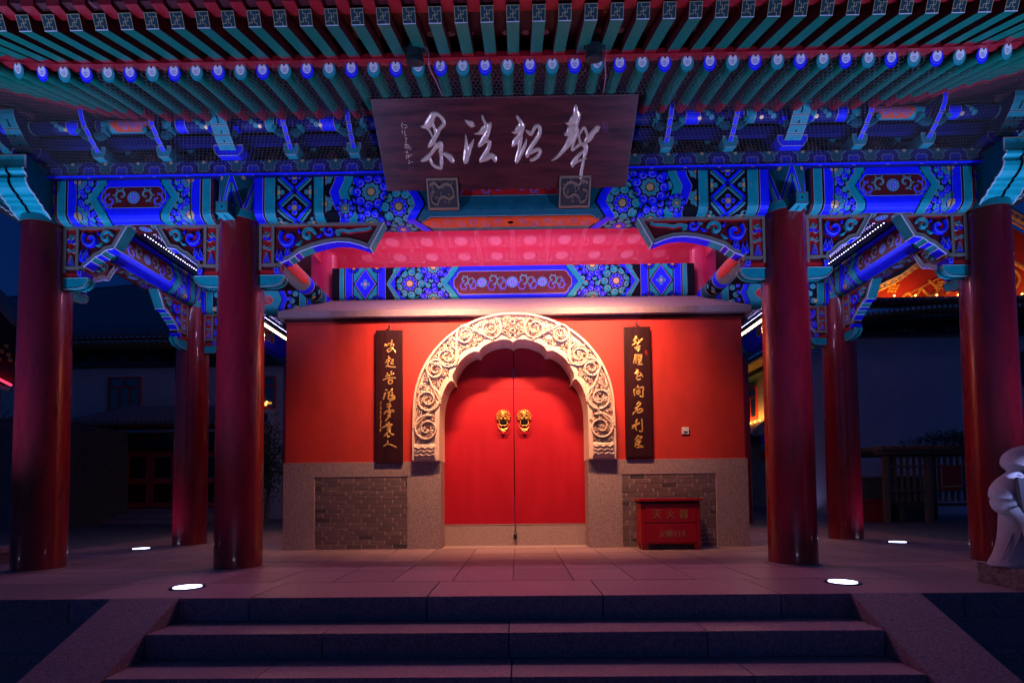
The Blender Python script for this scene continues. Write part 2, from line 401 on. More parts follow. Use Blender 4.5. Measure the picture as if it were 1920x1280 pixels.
# traced brush strokes, in metres on their boards
SIGN=[[[-0.819,0.574,0.0058,-0.787,0.571,0.0175,-0.749,0.591,0.032,-0.721,0.626,0.029,-0.693,0.663,0.023,-0.652,0.667,0.0144,-0.621,0.64,0.0145,-0.602,0.604,0.0145,-0.611,0.579,0.0146,-0.649,0.549,0.0147,-0.671,0.518,0.0177,-0.706,0.471,0.0178,-0.735,0.435,0.0209,-0.772,0.401,0.012],[-0.775,0.571,0.0146,-0.745,0.535,0.0103,-0.725,0.488,0.0089,-0.707,0.466,0.0089],[-0.712,0.606,0.0116,-0.702,0.57,0.0117,-0.691,0.544,0.0147,-0.684,0.508,0.0177],[-0.711,0.434,0.0075,-0.688,0.423,0.0105,-0.653,0.439,0.0104,-0.648,0.412,0.015,-0.654,0.38,0.0165,-0.667,0.347,0.0151],[-0.684,0.413,0.0209,-0.718,0.381,0.015,-0.766,0.332,0.0151,-0.814,0.295,0.0183,-0.859,0.279,0.0092],[-0.776,0.305,0.0137,-0.763,0.26,0.0122,-0.731,0.226,0.0138,-0.689,0.214,0.0154,-0.666,0.205,0.0062],[-0.669,0.38,0.009,-0.666,0.331,0.0106,-0.662,0.287,0.0152,-0.667,0.247,0.0153,-0.669,0.202,0.0062],[-0.662,0.342,0.0121,-0.615,0.33,0.0182,-0.575,0.302,0.0243,-0.554,0.268,0.0183]],[[-0.408,0.621,0.0029,-0.381,0.601,0.0145,-0.347,0.582,0.0233,-0.325,0.572,0.0117],[-0.41,0.498,0.0044,-0.408,0.451,0.0104,-0.41,0.387,0.018,-0.415,0.327,0.0273,-0.428,0.272,0.0244,-0.436,0.258,0.0153],[-0.333,0.46,0.003,-0.353,0.423,0.0119,-0.381,0.376,0.018,-0.397,0.327,0.0182],[-0.244,0.649,0.0087,-0.235,0.618,0.0101,-0.219,0.588,0.0131,-0.209,0.562,0.0234,-0.234,0.532,0.0294,-0.282,0.509,0.0118,-0.33,0.505,0.0029],[-0.172,0.587,0.0116,-0.186,0.552,0.0176,-0.212,0.495,0.0236,-0.244,0.448,0.0238,-0.276,0.412,0.0179,-0.292,0.396,0.009],[-0.257,0.427,0.0119,-0.227,0.437,0.0119,-0.191,0.437,0.0149,-0.187,0.41,0.0149,-0.207,0.367,0.0181,-0.239,0.324,0.0182,-0.272,0.28,0.0183,-0.285,0.261,0.0107],[-0.266,0.275,0.0153,-0.223,0.291,0.0213,-0.179,0.307,0.0152],[-0.202,0.335,0.006,-0.173,0.318,0.0182,-0.144,0.29,0.0213,-0.138,0.267,0.0153]],[[0.076,0.639,0.0115,0.096,0.613,0.013,0.111,0.588,0.0175,0.117,0.557,0.0292,0.093,0.532,0.0293,0.058,0.512,0.0147,0.025,0.512,0.0029],[0.146,0.572,0.0073,0.134,0.541,0.0117,0.111,0.495,0.0177,0.087,0.459,0.0267,0.057,0.428,0.0238,0.032,0.396,0.012],[0.111,0.474,0.0178,0.104,0.427,0.0179,0.098,0.373,0.015,0.083,0.314,0.0182,0.07,0.258,0.0183],[0.167,0.452,0.0045,0.155,0.41,0.012,0.134,0.362,0.015,0.11,0.319,0.0151,0.092,0.275,0.0122],[0.155,0.528,0.0029,0.181,0.51,0.0132,0.208,0.494,0.0147,0.228,0.519,0.0132,0.251,0.555,0.0146,0.28,0.555,0.0146,0.293,0.518,0.0147,0.276,0.472,0.0178,0.242,0.425,0.0179,0.206,0.377,0.018,0.177,0.329,0.0181,0.174,0.301,0.0152],[0.201,0.328,0.0121,0.237,0.349,0.0151,0.279,0.362,0.015,0.3,0.343,0.0136,0.28,0.305,0.0152,0.244,0.278,0.0152,0.207,0.267,0.0122]],[[0.613,0.709,0.0143,0.616,0.675,0.0201,0.624,0.635,0.0317,0.598,0.6,0.0319,0.559,0.576,0.0146,0.53,0.579,0.0044],[0.663,0.654,0.0058,0.649,0.615,0.0116,0.63,0.559,0.0175,0.592,0.524,0.0411,0.553,0.493,0.0206,0.533,0.486,0.0148],[0.622,0.508,0.0323,0.591,0.446,0.0327,0.548,0.382,0.021,0.503,0.329,0.0151,0.457,0.286,0.0122,0.409,0.261,0.0031],[0.643,0.539,0.0073,0.652,0.508,0.0088,0.637,0.466,0.0089,0.617,0.413,0.0104,0.603,0.36,0.0105,0.61,0.344,0.006],[0.61,0.349,0.0105,0.644,0.376,0.012,0.678,0.402,0.0134,0.708,0.396,0.015],[0.643,0.466,0.0074,0.66,0.476,0.0089,0.681,0.512,0.0103,0.702,0.54,0.0102,0.722,0.512,0.0103,0.741,0.464,0.0118,0.73,0.422,0.0179],[0.665,0.487,0.0088,0.666,0.445,0.0089,0.69,0.402,0.012,0.727,0.39,0.018,0.736,0.352,0.0181,0.729,0.298,0.0137,0.72,0.265,0.0091],[0.73,0.422,0.0179,0.757,0.448,0.0267,0.794,0.495,0.0206,0.831,0.53,0.0234,0.842,0.535,0.0146],[0.719,0.347,0.009,0.679,0.31,0.0151,0.64,0.266,0.0183,0.619,0.227,0.0184,0.621,0.199,0.0062],[0.625,0.221,0.0092,0.666,0.249,0.0092,0.707,0.265,0.0091,0.749,0.273,0.0046],[0.723,0.265,0.0107,0.718,0.209,0.0138,0.71,0.158,0.0139,0.709,0.1,0.0156,0.706,0.059,0.0126]]]
SIG=[[-0.989,0.605,0.0035,-1.002,0.58,0.0035,-0.994,0.559,0.0035],[-0.984,0.585,0.0035,-0.955,0.584,0.0035,-0.952,0.564,0.0035,-0.977,0.559,0.0035],[-1.004,0.539,0.0035,-1.004,0.518,0.0035],[-0.98,0.538,0.0035,-0.984,0.497,0.0035,-0.97,0.497,0.0035],[-0.987,0.481,0.0036,-0.97,0.476,0.0036,-0.982,0.455,0.0036],[-0.989,0.449,0.0036,-0.976,0.439,0.0036,-0.99,0.428,0.0036,-0.977,0.417,0.0036],[-0.997,0.42,0.0036,-0.963,0.42,0.0036,-0.966,0.39,0.0036,-1.002,0.393,0.0036,-0.997,0.42,0.0036],[-0.98,0.417,0.0036,-0.984,0.393,0.0036],[-0.961,0.406,0.0036,-0.942,0.39,0.0036,-0.959,0.376,0.0036],[-1.002,0.358,0.0036,-0.979,0.347,0.0036],[-0.985,0.369,0.0036,-0.982,0.347,0.0036],[-0.996,0.336,0.0036,-1.003,0.298,0.0037],[-0.978,0.336,0.0036,-0.98,0.308,0.0036],[-0.96,0.336,0.0036,-0.946,0.33,0.0036],[-0.999,0.32,0.0036,-0.963,0.319,0.0036],[-0.986,0.286,0.0037,-0.973,0.275,0.0037,-0.991,0.255,0.0037,-0.973,0.258,0.0037],[-0.958,0.269,0.0037,-0.946,0.269,0.0037]]
SEAL=[[-1.0,0.224,0.0025,-0.947,0.224,0.0025,-0.953,0.189,0.0025,-1.005,0.19,0.0025,-1.0,0.224,0.0025],[-0.989,0.213,0.0025,-0.963,0.201,0.0025],[0.876,0.573,0.0029,0.923,0.572,0.0029,0.932,0.498,0.0029,0.885,0.499,0.0029,0.876,0.573,0.0029],[0.892,0.565,0.0023,0.899,0.504,0.0024],[0.909,0.565,0.0023,0.919,0.508,0.0024],[0.889,0.535,0.0023,0.921,0.534,0.0023]]
CL=[[[-1.761,2.775,0.0097,-1.75,2.801,0.0097,-1.731,2.774,0.0097,-1.701,2.815,0.0097],[-1.66,2.86,0.0097,-1.664,2.83,0.0097,-1.679,2.77,0.0097],[-1.679,2.808,0.0097,-1.638,2.799,0.0097,-1.642,2.769,0.0097,-1.664,2.755,0.0097],[-1.731,2.718,0.0097,-1.694,2.74,0.0097,-1.656,2.743,0.0097,-1.671,2.717,0.0097,-1.709,2.695,0.0097,-1.727,2.714,0.0097],[-1.664,2.762,0.0097,-1.634,2.724,0.0097,-1.612,2.686,0.0097]],[[-1.705,2.635,0.0097,-1.705,2.583,0.0097],[-1.738,2.576,0.0097,-1.686,2.605,0.0097],[-1.753,2.546,0.0097,-1.694,2.568,0.0097],[-1.712,2.575,0.0097,-1.716,2.508,0.0097],[-1.742,2.489,0.0097,-1.716,2.512,0.0097],[-1.671,2.582,0.0097,-1.645,2.589,0.0097,-1.649,2.559,0.0097,-1.671,2.549,0.0097,-1.671,2.53,0.0097,-1.642,2.529,0.0097],[-1.731,2.508,0.0097,-1.679,2.489,0.0097,-1.612,2.484,0.0097]],[[-1.724,2.403,0.0097,-1.72,2.358,0.0097],[-1.746,2.359,0.0097,-1.694,2.373,0.0097],[-1.668,2.425,0.0097,-1.671,2.38,0.0097,-1.638,2.395,0.0097],[-1.783,2.307,0.0097,-1.701,2.336,0.0097,-1.612,2.334,0.0097],[-1.694,2.365,0.0097,-1.701,2.298,0.0097],[-1.712,2.291,0.0097,-1.657,2.305,0.0097,-1.664,2.26,0.0097,-1.705,2.257,0.0097,-1.712,2.291,0.0097]],[[-1.753,2.126,0.0104,-1.765,2.09,0.0104,-1.777,2.042,0.0104],[-1.749,2.17,0.0104,-1.729,2.17,0.0104],[-1.661,2.177,0.0104,-1.677,2.153,0.0104,-1.717,2.13,0.0104],[-1.697,2.137,0.0104,-1.709,2.049,0.0104,-1.645,2.056,0.0104],[-1.657,2.137,0.0104,-1.661,2.057,0.0104,-1.693,2.009,0.0104],[-1.701,2.097,0.0104,-1.637,2.088,0.0104,-1.625,2.048,0.0104,-1.677,2.025,0.0104]],[[-1.729,1.969,0.0104,-1.685,1.981,0.0104,-1.693,1.945,0.0104],[-1.725,1.937,0.0104,-1.677,1.944,0.0104],[-1.701,1.921,0.0104,-1.693,1.897,0.0104],[-1.765,1.841,0.0104,-1.733,1.881,0.0104,-1.637,1.888,0.0104,-1.645,1.864,0.0104],[-1.717,1.865,0.0104,-1.677,1.864,0.0104,-1.693,1.841,0.0104],[-1.709,1.833,0.0104,-1.685,1.816,0.0104,-1.717,1.785,0.0104,-1.749,1.745,0.0104],[-1.717,1.817,0.0104,-1.685,1.8,0.0104]],[[-1.705,1.729,0.0104,-1.697,1.697,0.0104],[-1.745,1.701,0.0104,-1.657,1.696,0.0104],[-1.785,1.654,0.0104,-1.733,1.681,0.0104,-1.669,1.68,0.0104],[-1.701,1.697,0.0104,-1.705,1.617,0.0104],[-1.725,1.657,0.0104,-1.685,1.656,0.0104,-1.689,1.625,0.0104,-1.725,1.625,0.0104],[-1.765,1.538,0.0104,-1.725,1.585,0.0104,-1.685,1.609,0.0104],[-1.729,1.577,0.0104,-1.721,1.525,0.0104,-1.697,1.537,0.0104],[-1.693,1.593,0.0104,-1.661,1.56,0.0104,-1.637,1.56,0.0104]],[[-1.717,1.473,0.0104,-1.725,1.433,0.0104,-1.773,1.402,0.0104],[-1.721,1.433,0.0104,-1.677,1.421,0.0104,-1.601,1.384,0.0104]]]
CLS=[[-1.805,2.01,0.004,-1.826,1.995,0.004,-1.81,1.98,0.004],[-1.808,1.949,0.004,-1.823,1.934,0.004,-1.805,1.919,0.004],[-1.81,1.888,0.004,-1.828,1.873,0.004,-1.808,1.858,0.004],[-1.805,1.827,0.004,-1.826,1.812,0.004,-1.81,1.797,0.004],[-1.808,1.767,0.004,-1.823,1.752,0.004,-1.805,1.736,0.004],[-1.81,1.706,0.004,-1.828,1.691,0.004,-1.808,1.675,0.004],[-1.805,1.645,0.004,-1.825,1.63,0.004,-1.81,1.615,0.004],[-1.81,1.98,0.004,-1.828,1.965,0.004],[-1.805,1.919,0.004,-1.826,1.904,0.004],[-1.808,1.858,0.004,-1.823,1.843,0.004],[-1.81,1.797,0.004,-1.828,1.782,0.004],[-1.805,1.736,0.004,-1.826,1.721,0.004],[-1.808,1.675,0.004,-1.823,1.66,0.004],[-1.81,1.615,0.004,-1.828,1.6,0.004]]
CR=[[[1.667,2.866,0.0092,1.69,2.865,0.0092,1.667,2.835,0.0092],[1.643,2.812,0.0092,1.697,2.842,0.0092],[1.651,2.796,0.0092,1.681,2.803,0.0092,1.665,2.765,0.0092],[1.627,2.742,0.0092,1.689,2.78,0.0092,1.703,2.749,0.0092],[1.766,2.829,0.0092,1.719,2.779,0.0092,1.696,2.749,0.0092],[1.712,2.818,0.0092,1.742,2.787,0.0092],[1.657,2.71,0.0092,1.734,2.733,0.0092],[1.672,2.695,0.0092,1.725,2.71,0.0092],[1.695,2.725,0.0092,1.701,2.656,0.0092],[1.679,2.679,0.0092,1.733,2.694,0.0092,1.701,2.659,0.0092]],[[1.658,2.606,0.0092,1.693,2.617,0.0092],[1.662,2.594,0.0092,1.641,2.494,0.0092],[1.677,2.594,0.0092,1.675,2.493,0.0092],[1.654,2.556,0.0092,1.68,2.563,0.0092],[1.704,2.609,0.0092,1.754,2.608,0.0092,1.745,2.562,0.0092,1.707,2.555,0.0092,1.704,2.609,0.0092],[1.712,2.586,0.0092,1.746,2.589,0.0092],[1.699,2.539,0.0092,1.753,2.546,0.0092],[1.702,2.508,0.0092,1.745,2.52,0.0092],[1.73,2.555,0.0092,1.725,2.485,0.0092],[1.698,2.478,0.0092,1.763,2.481,0.0092]],[[1.674,2.404,0.0092,1.704,2.4,0.0092,1.657,2.354,0.0092],[1.665,2.347,0.0092,1.711,2.369,0.0092],[1.704,2.377,0.0092,1.695,2.346,0.0092,1.679,2.3,0.0092,1.686,2.269,0.0092,1.728,2.28,0.0092],[1.734,2.361,0.0092,1.763,2.307,0.0092],[1.679,2.315,0.0092,1.741,2.33,0.0092]],[[1.653,2.142,0.0092,1.637,2.112,0.0092,1.648,2.05,0.0092],[1.692,2.188,0.0092,1.696,2.165,0.0092],[1.677,2.165,0.0092,1.715,2.157,0.0092,1.768,2.168,0.0092,1.759,2.095,0.0091,1.758,2.033,0.0091,1.724,2.045,0.0091],[1.676,2.119,0.0092,1.714,2.126,0.0092,1.713,2.08,0.0092,1.675,2.076,0.0092,1.676,2.119,0.0092],[1.675,2.1,0.0092,1.71,2.101,0.0092]],[[1.703,1.968,0.0091,1.672,1.926,0.0091],[1.695,1.949,0.0091,1.729,1.949,0.0091,1.694,1.903,0.0091,1.648,1.881,0.0091],[1.663,1.88,0.0091,1.686,1.888,0.0091,1.616,1.797,0.0091],[1.678,1.85,0.0091,1.732,1.872,0.0091,1.754,1.856,0.0091,1.731,1.826,0.0091,1.685,1.819,0.0091,1.678,1.842,0.0091]],[[1.676,1.727,0.0091,1.652,1.696,0.0091],[1.605,1.636,0.0091,1.705,1.68,0.0091],[1.668,1.712,0.0091,1.651,1.62,0.0091,1.665,1.581,0.0091],[1.651,1.65,0.0091,1.605,1.605,0.0091],[1.666,1.65,0.0091,1.705,1.673,0.0091],[1.737,1.734,0.0091,1.741,1.573,0.0091,1.703,1.569,0.0091]],[[1.683,1.508,0.0091,1.64,1.452,0.0091],[1.679,1.497,0.0091,1.739,1.489,0.0091,1.708,1.466,0.0091],[1.686,1.459,0.0091,1.647,1.413,0.0091],[1.677,1.428,0.0091,1.723,1.435,0.0091,1.669,1.39,0.0091],[1.647,1.406,0.0091,1.638,1.36,0.0091],[1.677,1.398,0.0091,1.707,1.374,0.0091,1.752,1.359,0.0091],[1.661,1.344,0.0091,1.744,1.351,0.0091],[1.654,1.383,0.0091,1.692,1.382,0.0091,1.683,1.344,0.0091]]]
CRS=[[1.797,2.666,0.0038,1.824,2.67,0.0038],[1.801,2.647,0.0038,1.824,2.654,0.0038,1.831,2.638,0.0038],[1.796,2.623,0.0038,1.835,2.623,0.0038,1.83,2.6,0.0038,1.807,2.6,0.0038],[1.812,2.662,0.0038,1.816,2.623,0.0038]]
# ================================================================== platform, steps, courtyard
g = MB(); g.add([(-120,-40,-.87),(120,-40,-.87),(120,-1.0,-.87),(-120,-1.0,-.87)], [(0,1,2,3)], 'slab')
o = g.build('ground'); tag(o, kind='structure')
def jointed(name, col, sx, sy):
    m = bpy.data.materials.new(name); m.use_nodes = True; n = m.node_tree.nodes; l = m.node_tree.links; b = n['Principled BSDF']
    tc = n.new('ShaderNodeTexCoord'); br = n.new('ShaderNodeTexBrick'); l.new(tc.outputs['Object'], br.inputs['Vector'])
    br.inputs['Scale'].default_value = 1; br.inputs['Brick Width'].default_value = sx; br.inputs['Row Height'].default_value = sy
    br.inputs['Mortar Size'].default_value = .008; br.inputs['Color1'].default_value = lin(col); br.inputs['Color2'].default_value = lin([c*.75 for c in col]); br.inputs['Mortar'].default_value = lin([c*.3 for c in col])
    l.new(br.outputs[0], b.inputs['Base Color']); b.inputs['Roughness'].default_value = .45; MATS[name] = m
jointed('court', (.20, .20, .21), .6, .3)
g = MB(); g.add([(-120,5.2,-.012),(120,5.2,-.012),(120,120,-.012),(-120,120,-.012)], [(0,1,2,3)], 'court')
g.add([(-120,-1.2,-.012),(-6.35,-1.2,-.012),(-6.35,5.2,-.012),(-120,5.2,-.012)], [(0,1,2,3)], 'court')
g.add([(6.35,-1.2,-.012),(120,-1.2,-.012),(120,5.2,-.012),(6.35,5.2,-.012)], [(0,1,2,3)], 'court')
o = g.build('courtyard_paving'); tag(o, kind='structure')

plat = empty('platform', (0,0,0)); plat['kind'] = 'structure'
g = MB(); g.box(-6.35, 6.35, -1.55, 5.2, -.87, -.03, 'slab'); g.build('platform_core', plat)
# slabs: front edge row, then rows of smaller slabs
def slab_mesh(L, Wd, T=.06, name='paving_slab', m='slab'):
    k = (round(L, 3), round(Wd, 3), round(T, 3), m)
    if k not in SL:
        s = MB(); s.box(-L/2+.005, L/2-.005, -Wd/2+.005, Wd/2-.005, -T, 0, m); SL[k] = s.mesh(name)
    return SL[k]
SL = {}
def slab(parent, x0, x1, y0, y1, z=0, T=.06, name='paving_slab', m='slab'):
    inst(name, slab_mesh(x1-x0, y1-y0, T, name, m), parent, ((x0+x1)/2, (y0+y1)/2, z+random.uniform(-.001, .001)))
ex = [-6.35, -4.6, -3.3, -1.95, -.63, .67, 1.97, 3.3, 4.6, 6.35]
for a, b in zip(ex, ex[1:]): slab(plat, a, b, -1.62, -.95, T=.17, name='edge_slab')
ny = [-.95, -.28, .40, 1.08, 1.76, 2.46, 3.2, 4.2, 5.2]
for j, (y0, y1) in enumerate(zip(ny, ny[1:])):
    wx = .525 if j < 4 else 1.05
    n = int(round(6.3/wx)); off = 0 if j < 4 else .26
    xs = [-6.35]+[i*wx+off for i in range(-n+1, n)]+[6.35]
    if j == 0: xs = [-6.35, -5.2, -4.2, -3.4]+[i*wx for i in range(-5, 6)]+[3.4, 4.2, 5.2, 6.35]
    for a, b in zip(xs, xs[1:]):
        if b-a > .05: slab(plat, a, b, y0, y1)
# podium face stones and lip
for sx in (-1, 1):
    xs = [2.98, 3.9, 4.9, 6.35]
    for a, b in zip(xs, xs[1:]):
        a, b = (a, b) if sx > 0 else (-b, -a)
        s = MB(); s.box(a+.003, b-.003, -1.60, -1.56, -.40, -.175, 'granite'); s.box(a+.003, b-.003, -1.635, -1.56, -.47, -.40, 'granite'); s.box(a+.003, b-.003, -1.60, -1.56, -.87, -.47, 'granite')
        s.build('face_stone', plat)

stairs = empty('front_steps', (0, -1.6, 0)); stairs['kind'] = 'structure'
T1 = .355; RZ = .17
def step(k, joints, x=2.47):
    y1 = -1.625 - T1*(k-1); y0 = y1 - T1; z = -RZ*k
    xs = [-x]+joints+[x]
    for a, b in zip(xs, xs[1:]):
        s = MB(); s.box(a+.003, b-.003, y0, y1, z-RZ, z, 'slab'); s.build('step_slab', stairs, bevel=.004)
step(1, [-1.27, -.02, 1.3]); step(2, [-1.55, .0, 1.45]); step(3, [-.62, 1.85]); step(4, [-1.1, .7])
# sloping side stones
for sx in (-1, 1):
    x0, x1 = 2.475, 2.975
    sl = RZ/T1
    prof = [(-1.625, 0.002), (-1.625-5.1*T1, -.87), (-1.55, -.87), (-1.55, 0.002)]
    s = MB(); s.prism(prof, 'x', sx*x0, sx*x1, 'slab'); o = s.build('slope_stone', stairs, bevel=.012)

# ground lamps
def ground_lamp(x, y, label):
    t = empty('ground_light', (x, y, 0), label, 'ground light', 'round uplights set flush in the stone platform')
    s = MB(); s.lathe([(.135, 0), (.135, .006), (.118, .009), (.105, .007), (.105, 0)], 28, 'iron', (x, y, 0)); s.build('trim_ring', t)
    s = MB(); s.lathe([(.104, .002), (.104, .011), (.06, .014)], 28, 'lamp_disc', (x, y, 0)); s.build('lens', t)
ground_lamp(-2.69, -1.17, 'bright white floor light near the top of the steps, left side')
ground_lamp(2.69, -1.17, 'bright white floor light near the top of the steps, right side')
ground_lamp(-5.35, 2.0, 'small white floor light further back beside the left rear column')
ground_lamp(5.38, 2.0, 'small white floor light further back beside the right rear column')

# ================================================================== gate wall
YW = 1.66
gw = empty('gate_wall', (0, YW, 0), 'red plastered gate wall with grey stone base and tiled coping', 'wall')
g = MB(); HB = 2.9
for sx in (-1, 1):
    x0, x1 = (1.04, 3.14) if sx > 0 else (-3.14, -1.04)
    g.box(x0, x1, YW+.012, 3.6, 1.19, 3.15, 'plaster')
g.box(-.8, .8, YW+.012, 3.6, 2.90, 3.16, 'plaster'); g.box(-1.04, -.8, YW+.012, 3.6, 2.76, 3.15, 'plaster'); g.box(.8, 1.04, YW+.012, 3.6, 2.76, 3.15, 'plaster')
g.build('plaster_wall', gw)
g = MB()
for sx in (-1, 1):
    x0, x1 = (1.02, 3.14) if sx > 0 else (-3.14, -1.02)
    g.box(x0, x1, YW+.0045, 3.6, 0, 1.19, 'mortar')
g.build('wall_core', gw)
def blk(x0, x1, z0, z1, yo=0, y1=None):
    s = MB(); s.box(x0+.0015, x1-.0015, YW-.006-yo, y1 or YW+.06, z0, z1-.0015, 'granite'); return s.build('stone_block', gw)
for sx in (-1, 1):
    def X(a, b): return (a, b) if sx > 0 else (-b, -a)
    blk(*X(2.735, 3.165), 0, .99, 0, 3.62); blk(*X(1.45, 3.165), .99, 1.19, 0, 3.62)
    blk(*X(1.0, 1.45), 0, .99, .004, 2.06); blk(*X(1.0, 1.45), .99, 1.19, .002, 2.06)
# bricks
bm_ = {}
def brick_mesh(w, dark):
    k = (round(w, 3), dark)
    if k not in bm_:
        s = MB(); s.box(-w/2, w/2, -.02, .03, -.0262, .0262, 'brick_dark' if dark else 'brick'); bm_[k] = s.mesh('brick')
    return bm_[k]
BW, BH = .213, .0612
for sx in (-1, 1):
    x0, x1 = (1.457, 2.728) if sx > 0 else (-2.728, -1.457)
    for r in range(16):
        z = .006+BH*(r+.5); x = x0 - (BW*.5 if r % 2 else 0)
        if r % 3 == 2: x -= BW*.22
        while x < x1-.02:
            a = max(x, x0); b = min(x+BW, x1)
            if b-a > .035:
                w = b-a-.010; o = inst('brick', brick_mesh(w, random.random() < .07), gw, ((a+b)/2, .022-random.uniform(0, .003), z))
            x += BW
# coping: edge board, sloped tiles, net-like lattice
g = MB()
e = [(-3.22, 1.575), (3.24, 1.575), (3.24, 3.7), (-3.22, 3.7)]; t = [(-2.78, 2.40), (2.78, 2.40), (2.78, 3.2), (-2.78, 3.2)]
g.box(-3.22, 3.24, 1.575, 3.7, 3.178, 3.262, 'coping')
g.box(-3.16, 3.18, 1.645, 3.6, 3.14, 3.178, 'board_red')
vs = [(x, y, 3.263) for x, y in e]+[(x, y, 3.71) for x, y in t]
g.add(vs, [(0,1,5,4), (1,2,6,5), (2,3,7,6), (3,0,4,7), (4,5,6,7)], 'coping')
g.build('coping', gw)
g = MB(); n1 = 0
def cp(s, u): # s across 0..1, u up 0..1 on the front slope
    xa = -3.2+s*6.42; xb = -2.76+s*5.52
    return Vector((xa+(xb-xa)*u, 1.58+.815*u, 3.269+.442*u))
for k in range(-34, 150):
    for d in (1, -1):
        a = k/150*1.0; pts = []
        for i in range(2):
            u = i; s_ = a+d*u*.18+(0 if d > 0 else .18)
            pts.append((s_, u))
        (s0, u0), (s1, u1) = pts
        # clip to 0..1
        def cl(s0, u0, s1, u1):
            for lim, gt in ((0, True), (1, False)):
                if gt and s0 < lim and s1 < lim: return None
                if (not gt) and s0 > lim and s1 > lim: return None
                if (s0 < lim) == gt and s0 != lim and ((s0-lim)*(s1-lim) < 0): q = (lim-s0)/(s1-s0); u0 = u0+(u1-u0)*q; s0 = lim
                elif (s1 < lim) == gt and ((s0-lim)*(s1-lim) < 0): q = (lim-s0)/(s1-s0); u1 = u0+(u1-u0)*q; s1 = lim
            return s0, u0, s1, u1
        c = cl(s0, u0, s1, u1)
        if not c: continue
        A = cp(c[0], c[1]); B = cp(c[2], c[3])
        w = Vector((.0022, 0, 0))
        g.add([A-w, A+w, B+w, B-w], [(0,1,2,3)], 'net')
o = g.build('mesh_cover', gw); o['kind'] = 'stuff'

# ---- arch surround (carved cream stone)
def arch_out(n=64):
    P = []
    for i in range(n+1):
        a = PI*i/n; x = -1.375*math.cos(a); z = 1.87+1.345*math.sin(a)**.97
        P.append((x, z))
    return [(-1.385, 1.20), (-1.385, 1.55)]+P+[(1.385, 1.55), (1.385, 1.20)]
cus = [(0.0, 2.795), (.05, 2.83), (.16, 2.835), (.30, 2.80), (.42, 2.735), (.468, 2.662), (.50, 2.675), (.57, 2.665), (.70, 2.57), (.79, 2.43), (.830, 2.335), (.812, 2.262), (.84, 2.285), (.90, 2.23), (.96, 2.10), (1.0, 1.92), (1.008, 1.6), (1.008, 1.20)]
inn_r = smooth_pts(cus[:6], 3)[:-1]+smooth_pts(cus[5:12], 3)[:-1]+smooth_pts(cus[11:], 3)
inner = [(-x, z) for x, z in reversed(inn_r)]+inn_r[1:]
outer = arch_out()
def resample(P, n):
    d = [0]
    for a, b in zip(P, P[1:]): d.append(d[-1]+math.dist(a, b))
    out = []; j = 0
    for i in range(n+1):
        t = d[-1]*i/n
        while j < len(d)-2 and d[j+1] < t: j += 1
        q = (t-d[j])/((d[j+1]-d[j]) or 1); out.append((P[j][0]+(P[j+1][0]-P[j][0])*q, P[j][1]+(P[j+1][1]-P[j][1])*q))
    return out
AO = resample(outer, 140)
# inner curve kept with its cusps; matched by index through arc fraction
AI = resample(inner, 140)
arch = empty('arch_surround', (0, 1.58, 1.2), 'cream carved stone arch surround with scrolling vine relief around the red doors', 'arch')
g = MB(); yf = 1.565
for i in range(140):
    a, b, c, d = AO[i], AO[i+1], AI[i+1], AI[i]
    def lerp(p, q, t): return (p[0]+(q[0]-p[0])*t, p[1]+(q[1]-p[1])*t)
    # section: outer rim proud, sunk field, inner rim proud
    ts = [(0, .03), (.03, 0), (.09, 0), (.12, .042), (.81, .042), (.84, .01), (1, .01)]
    for (t0, y0), (t1, y1) in zip(ts, ts[1:]):
        p0, p1, q0, q1 = lerp(a, d, t0), lerp(a, d, t1), lerp(b, c, t0), lerp(b, c, t1)
        g.face([(p0[0], yf+y0, p0[1]), (q0[0], yf+y0, q0[1]), (q1[0], yf+y1, q1[1]), (p1[0], yf+y1, p1[1])], 'cream')
    g.face([(a[0], yf+.03, a[1]), (a[0], YW+.03, a[1]), (b[0], YW+.03, b[1]), (b[0], yf+.03, b[1])], 'cream')
    g.face([(d[0], yf+.01, d[1]), (c[0], yf+.01, c[1]), (c[0]*.985, 1.99, c[1]-.012), (d[0]*.985, 1.99, d[1]-.012)], 'cream')
g.build('arch_ring', arch)
g = MB()
for sx in (-1, 1):
    g = MB(); a, b = sorted((sx*1.385, sx*1.008)); g.box(a, b, yf+.03, YW+.03, 1.19, 1.215, 'cream')
    g.prism([(1.557, 1.24), (1.557, 1.40), (1.60, 1.43), (1.65, 1.43), (1.65, 1.20), (1.60, 1.215)], 'x', sx*1.345, sx*1.06, 'cream')
    ff = lambda u, v, h: (u, 1.557-h, v)
    for zz_, ph in ((1.27, 0), (1.32, 1.2), (1.37, 2.1)):
        P_ = [(sx*(1.075+.026*k), zz_+.012*math.sin(k*1.9+ph)) for k in range(11)]; P_ = smooth_pts(P_, 2); g.relief(P_, [.009]*len(P_), 'cream', ff, .02, .4)
    g.build('foot_block', arch)
def fm_arch(u, v, h): return (u, yf+.040-h, v)
g = MB(); rnd = random.Random(3)
spir = [(.302, 2.98, .125, 1), (.645, 2.90, .11, -1), (.895, 2.60, .13, 1), (1.055, 2.43, .11, -1), (1.165, 2.02, .145, 1), (1.175, 1.63, .15, -1)]
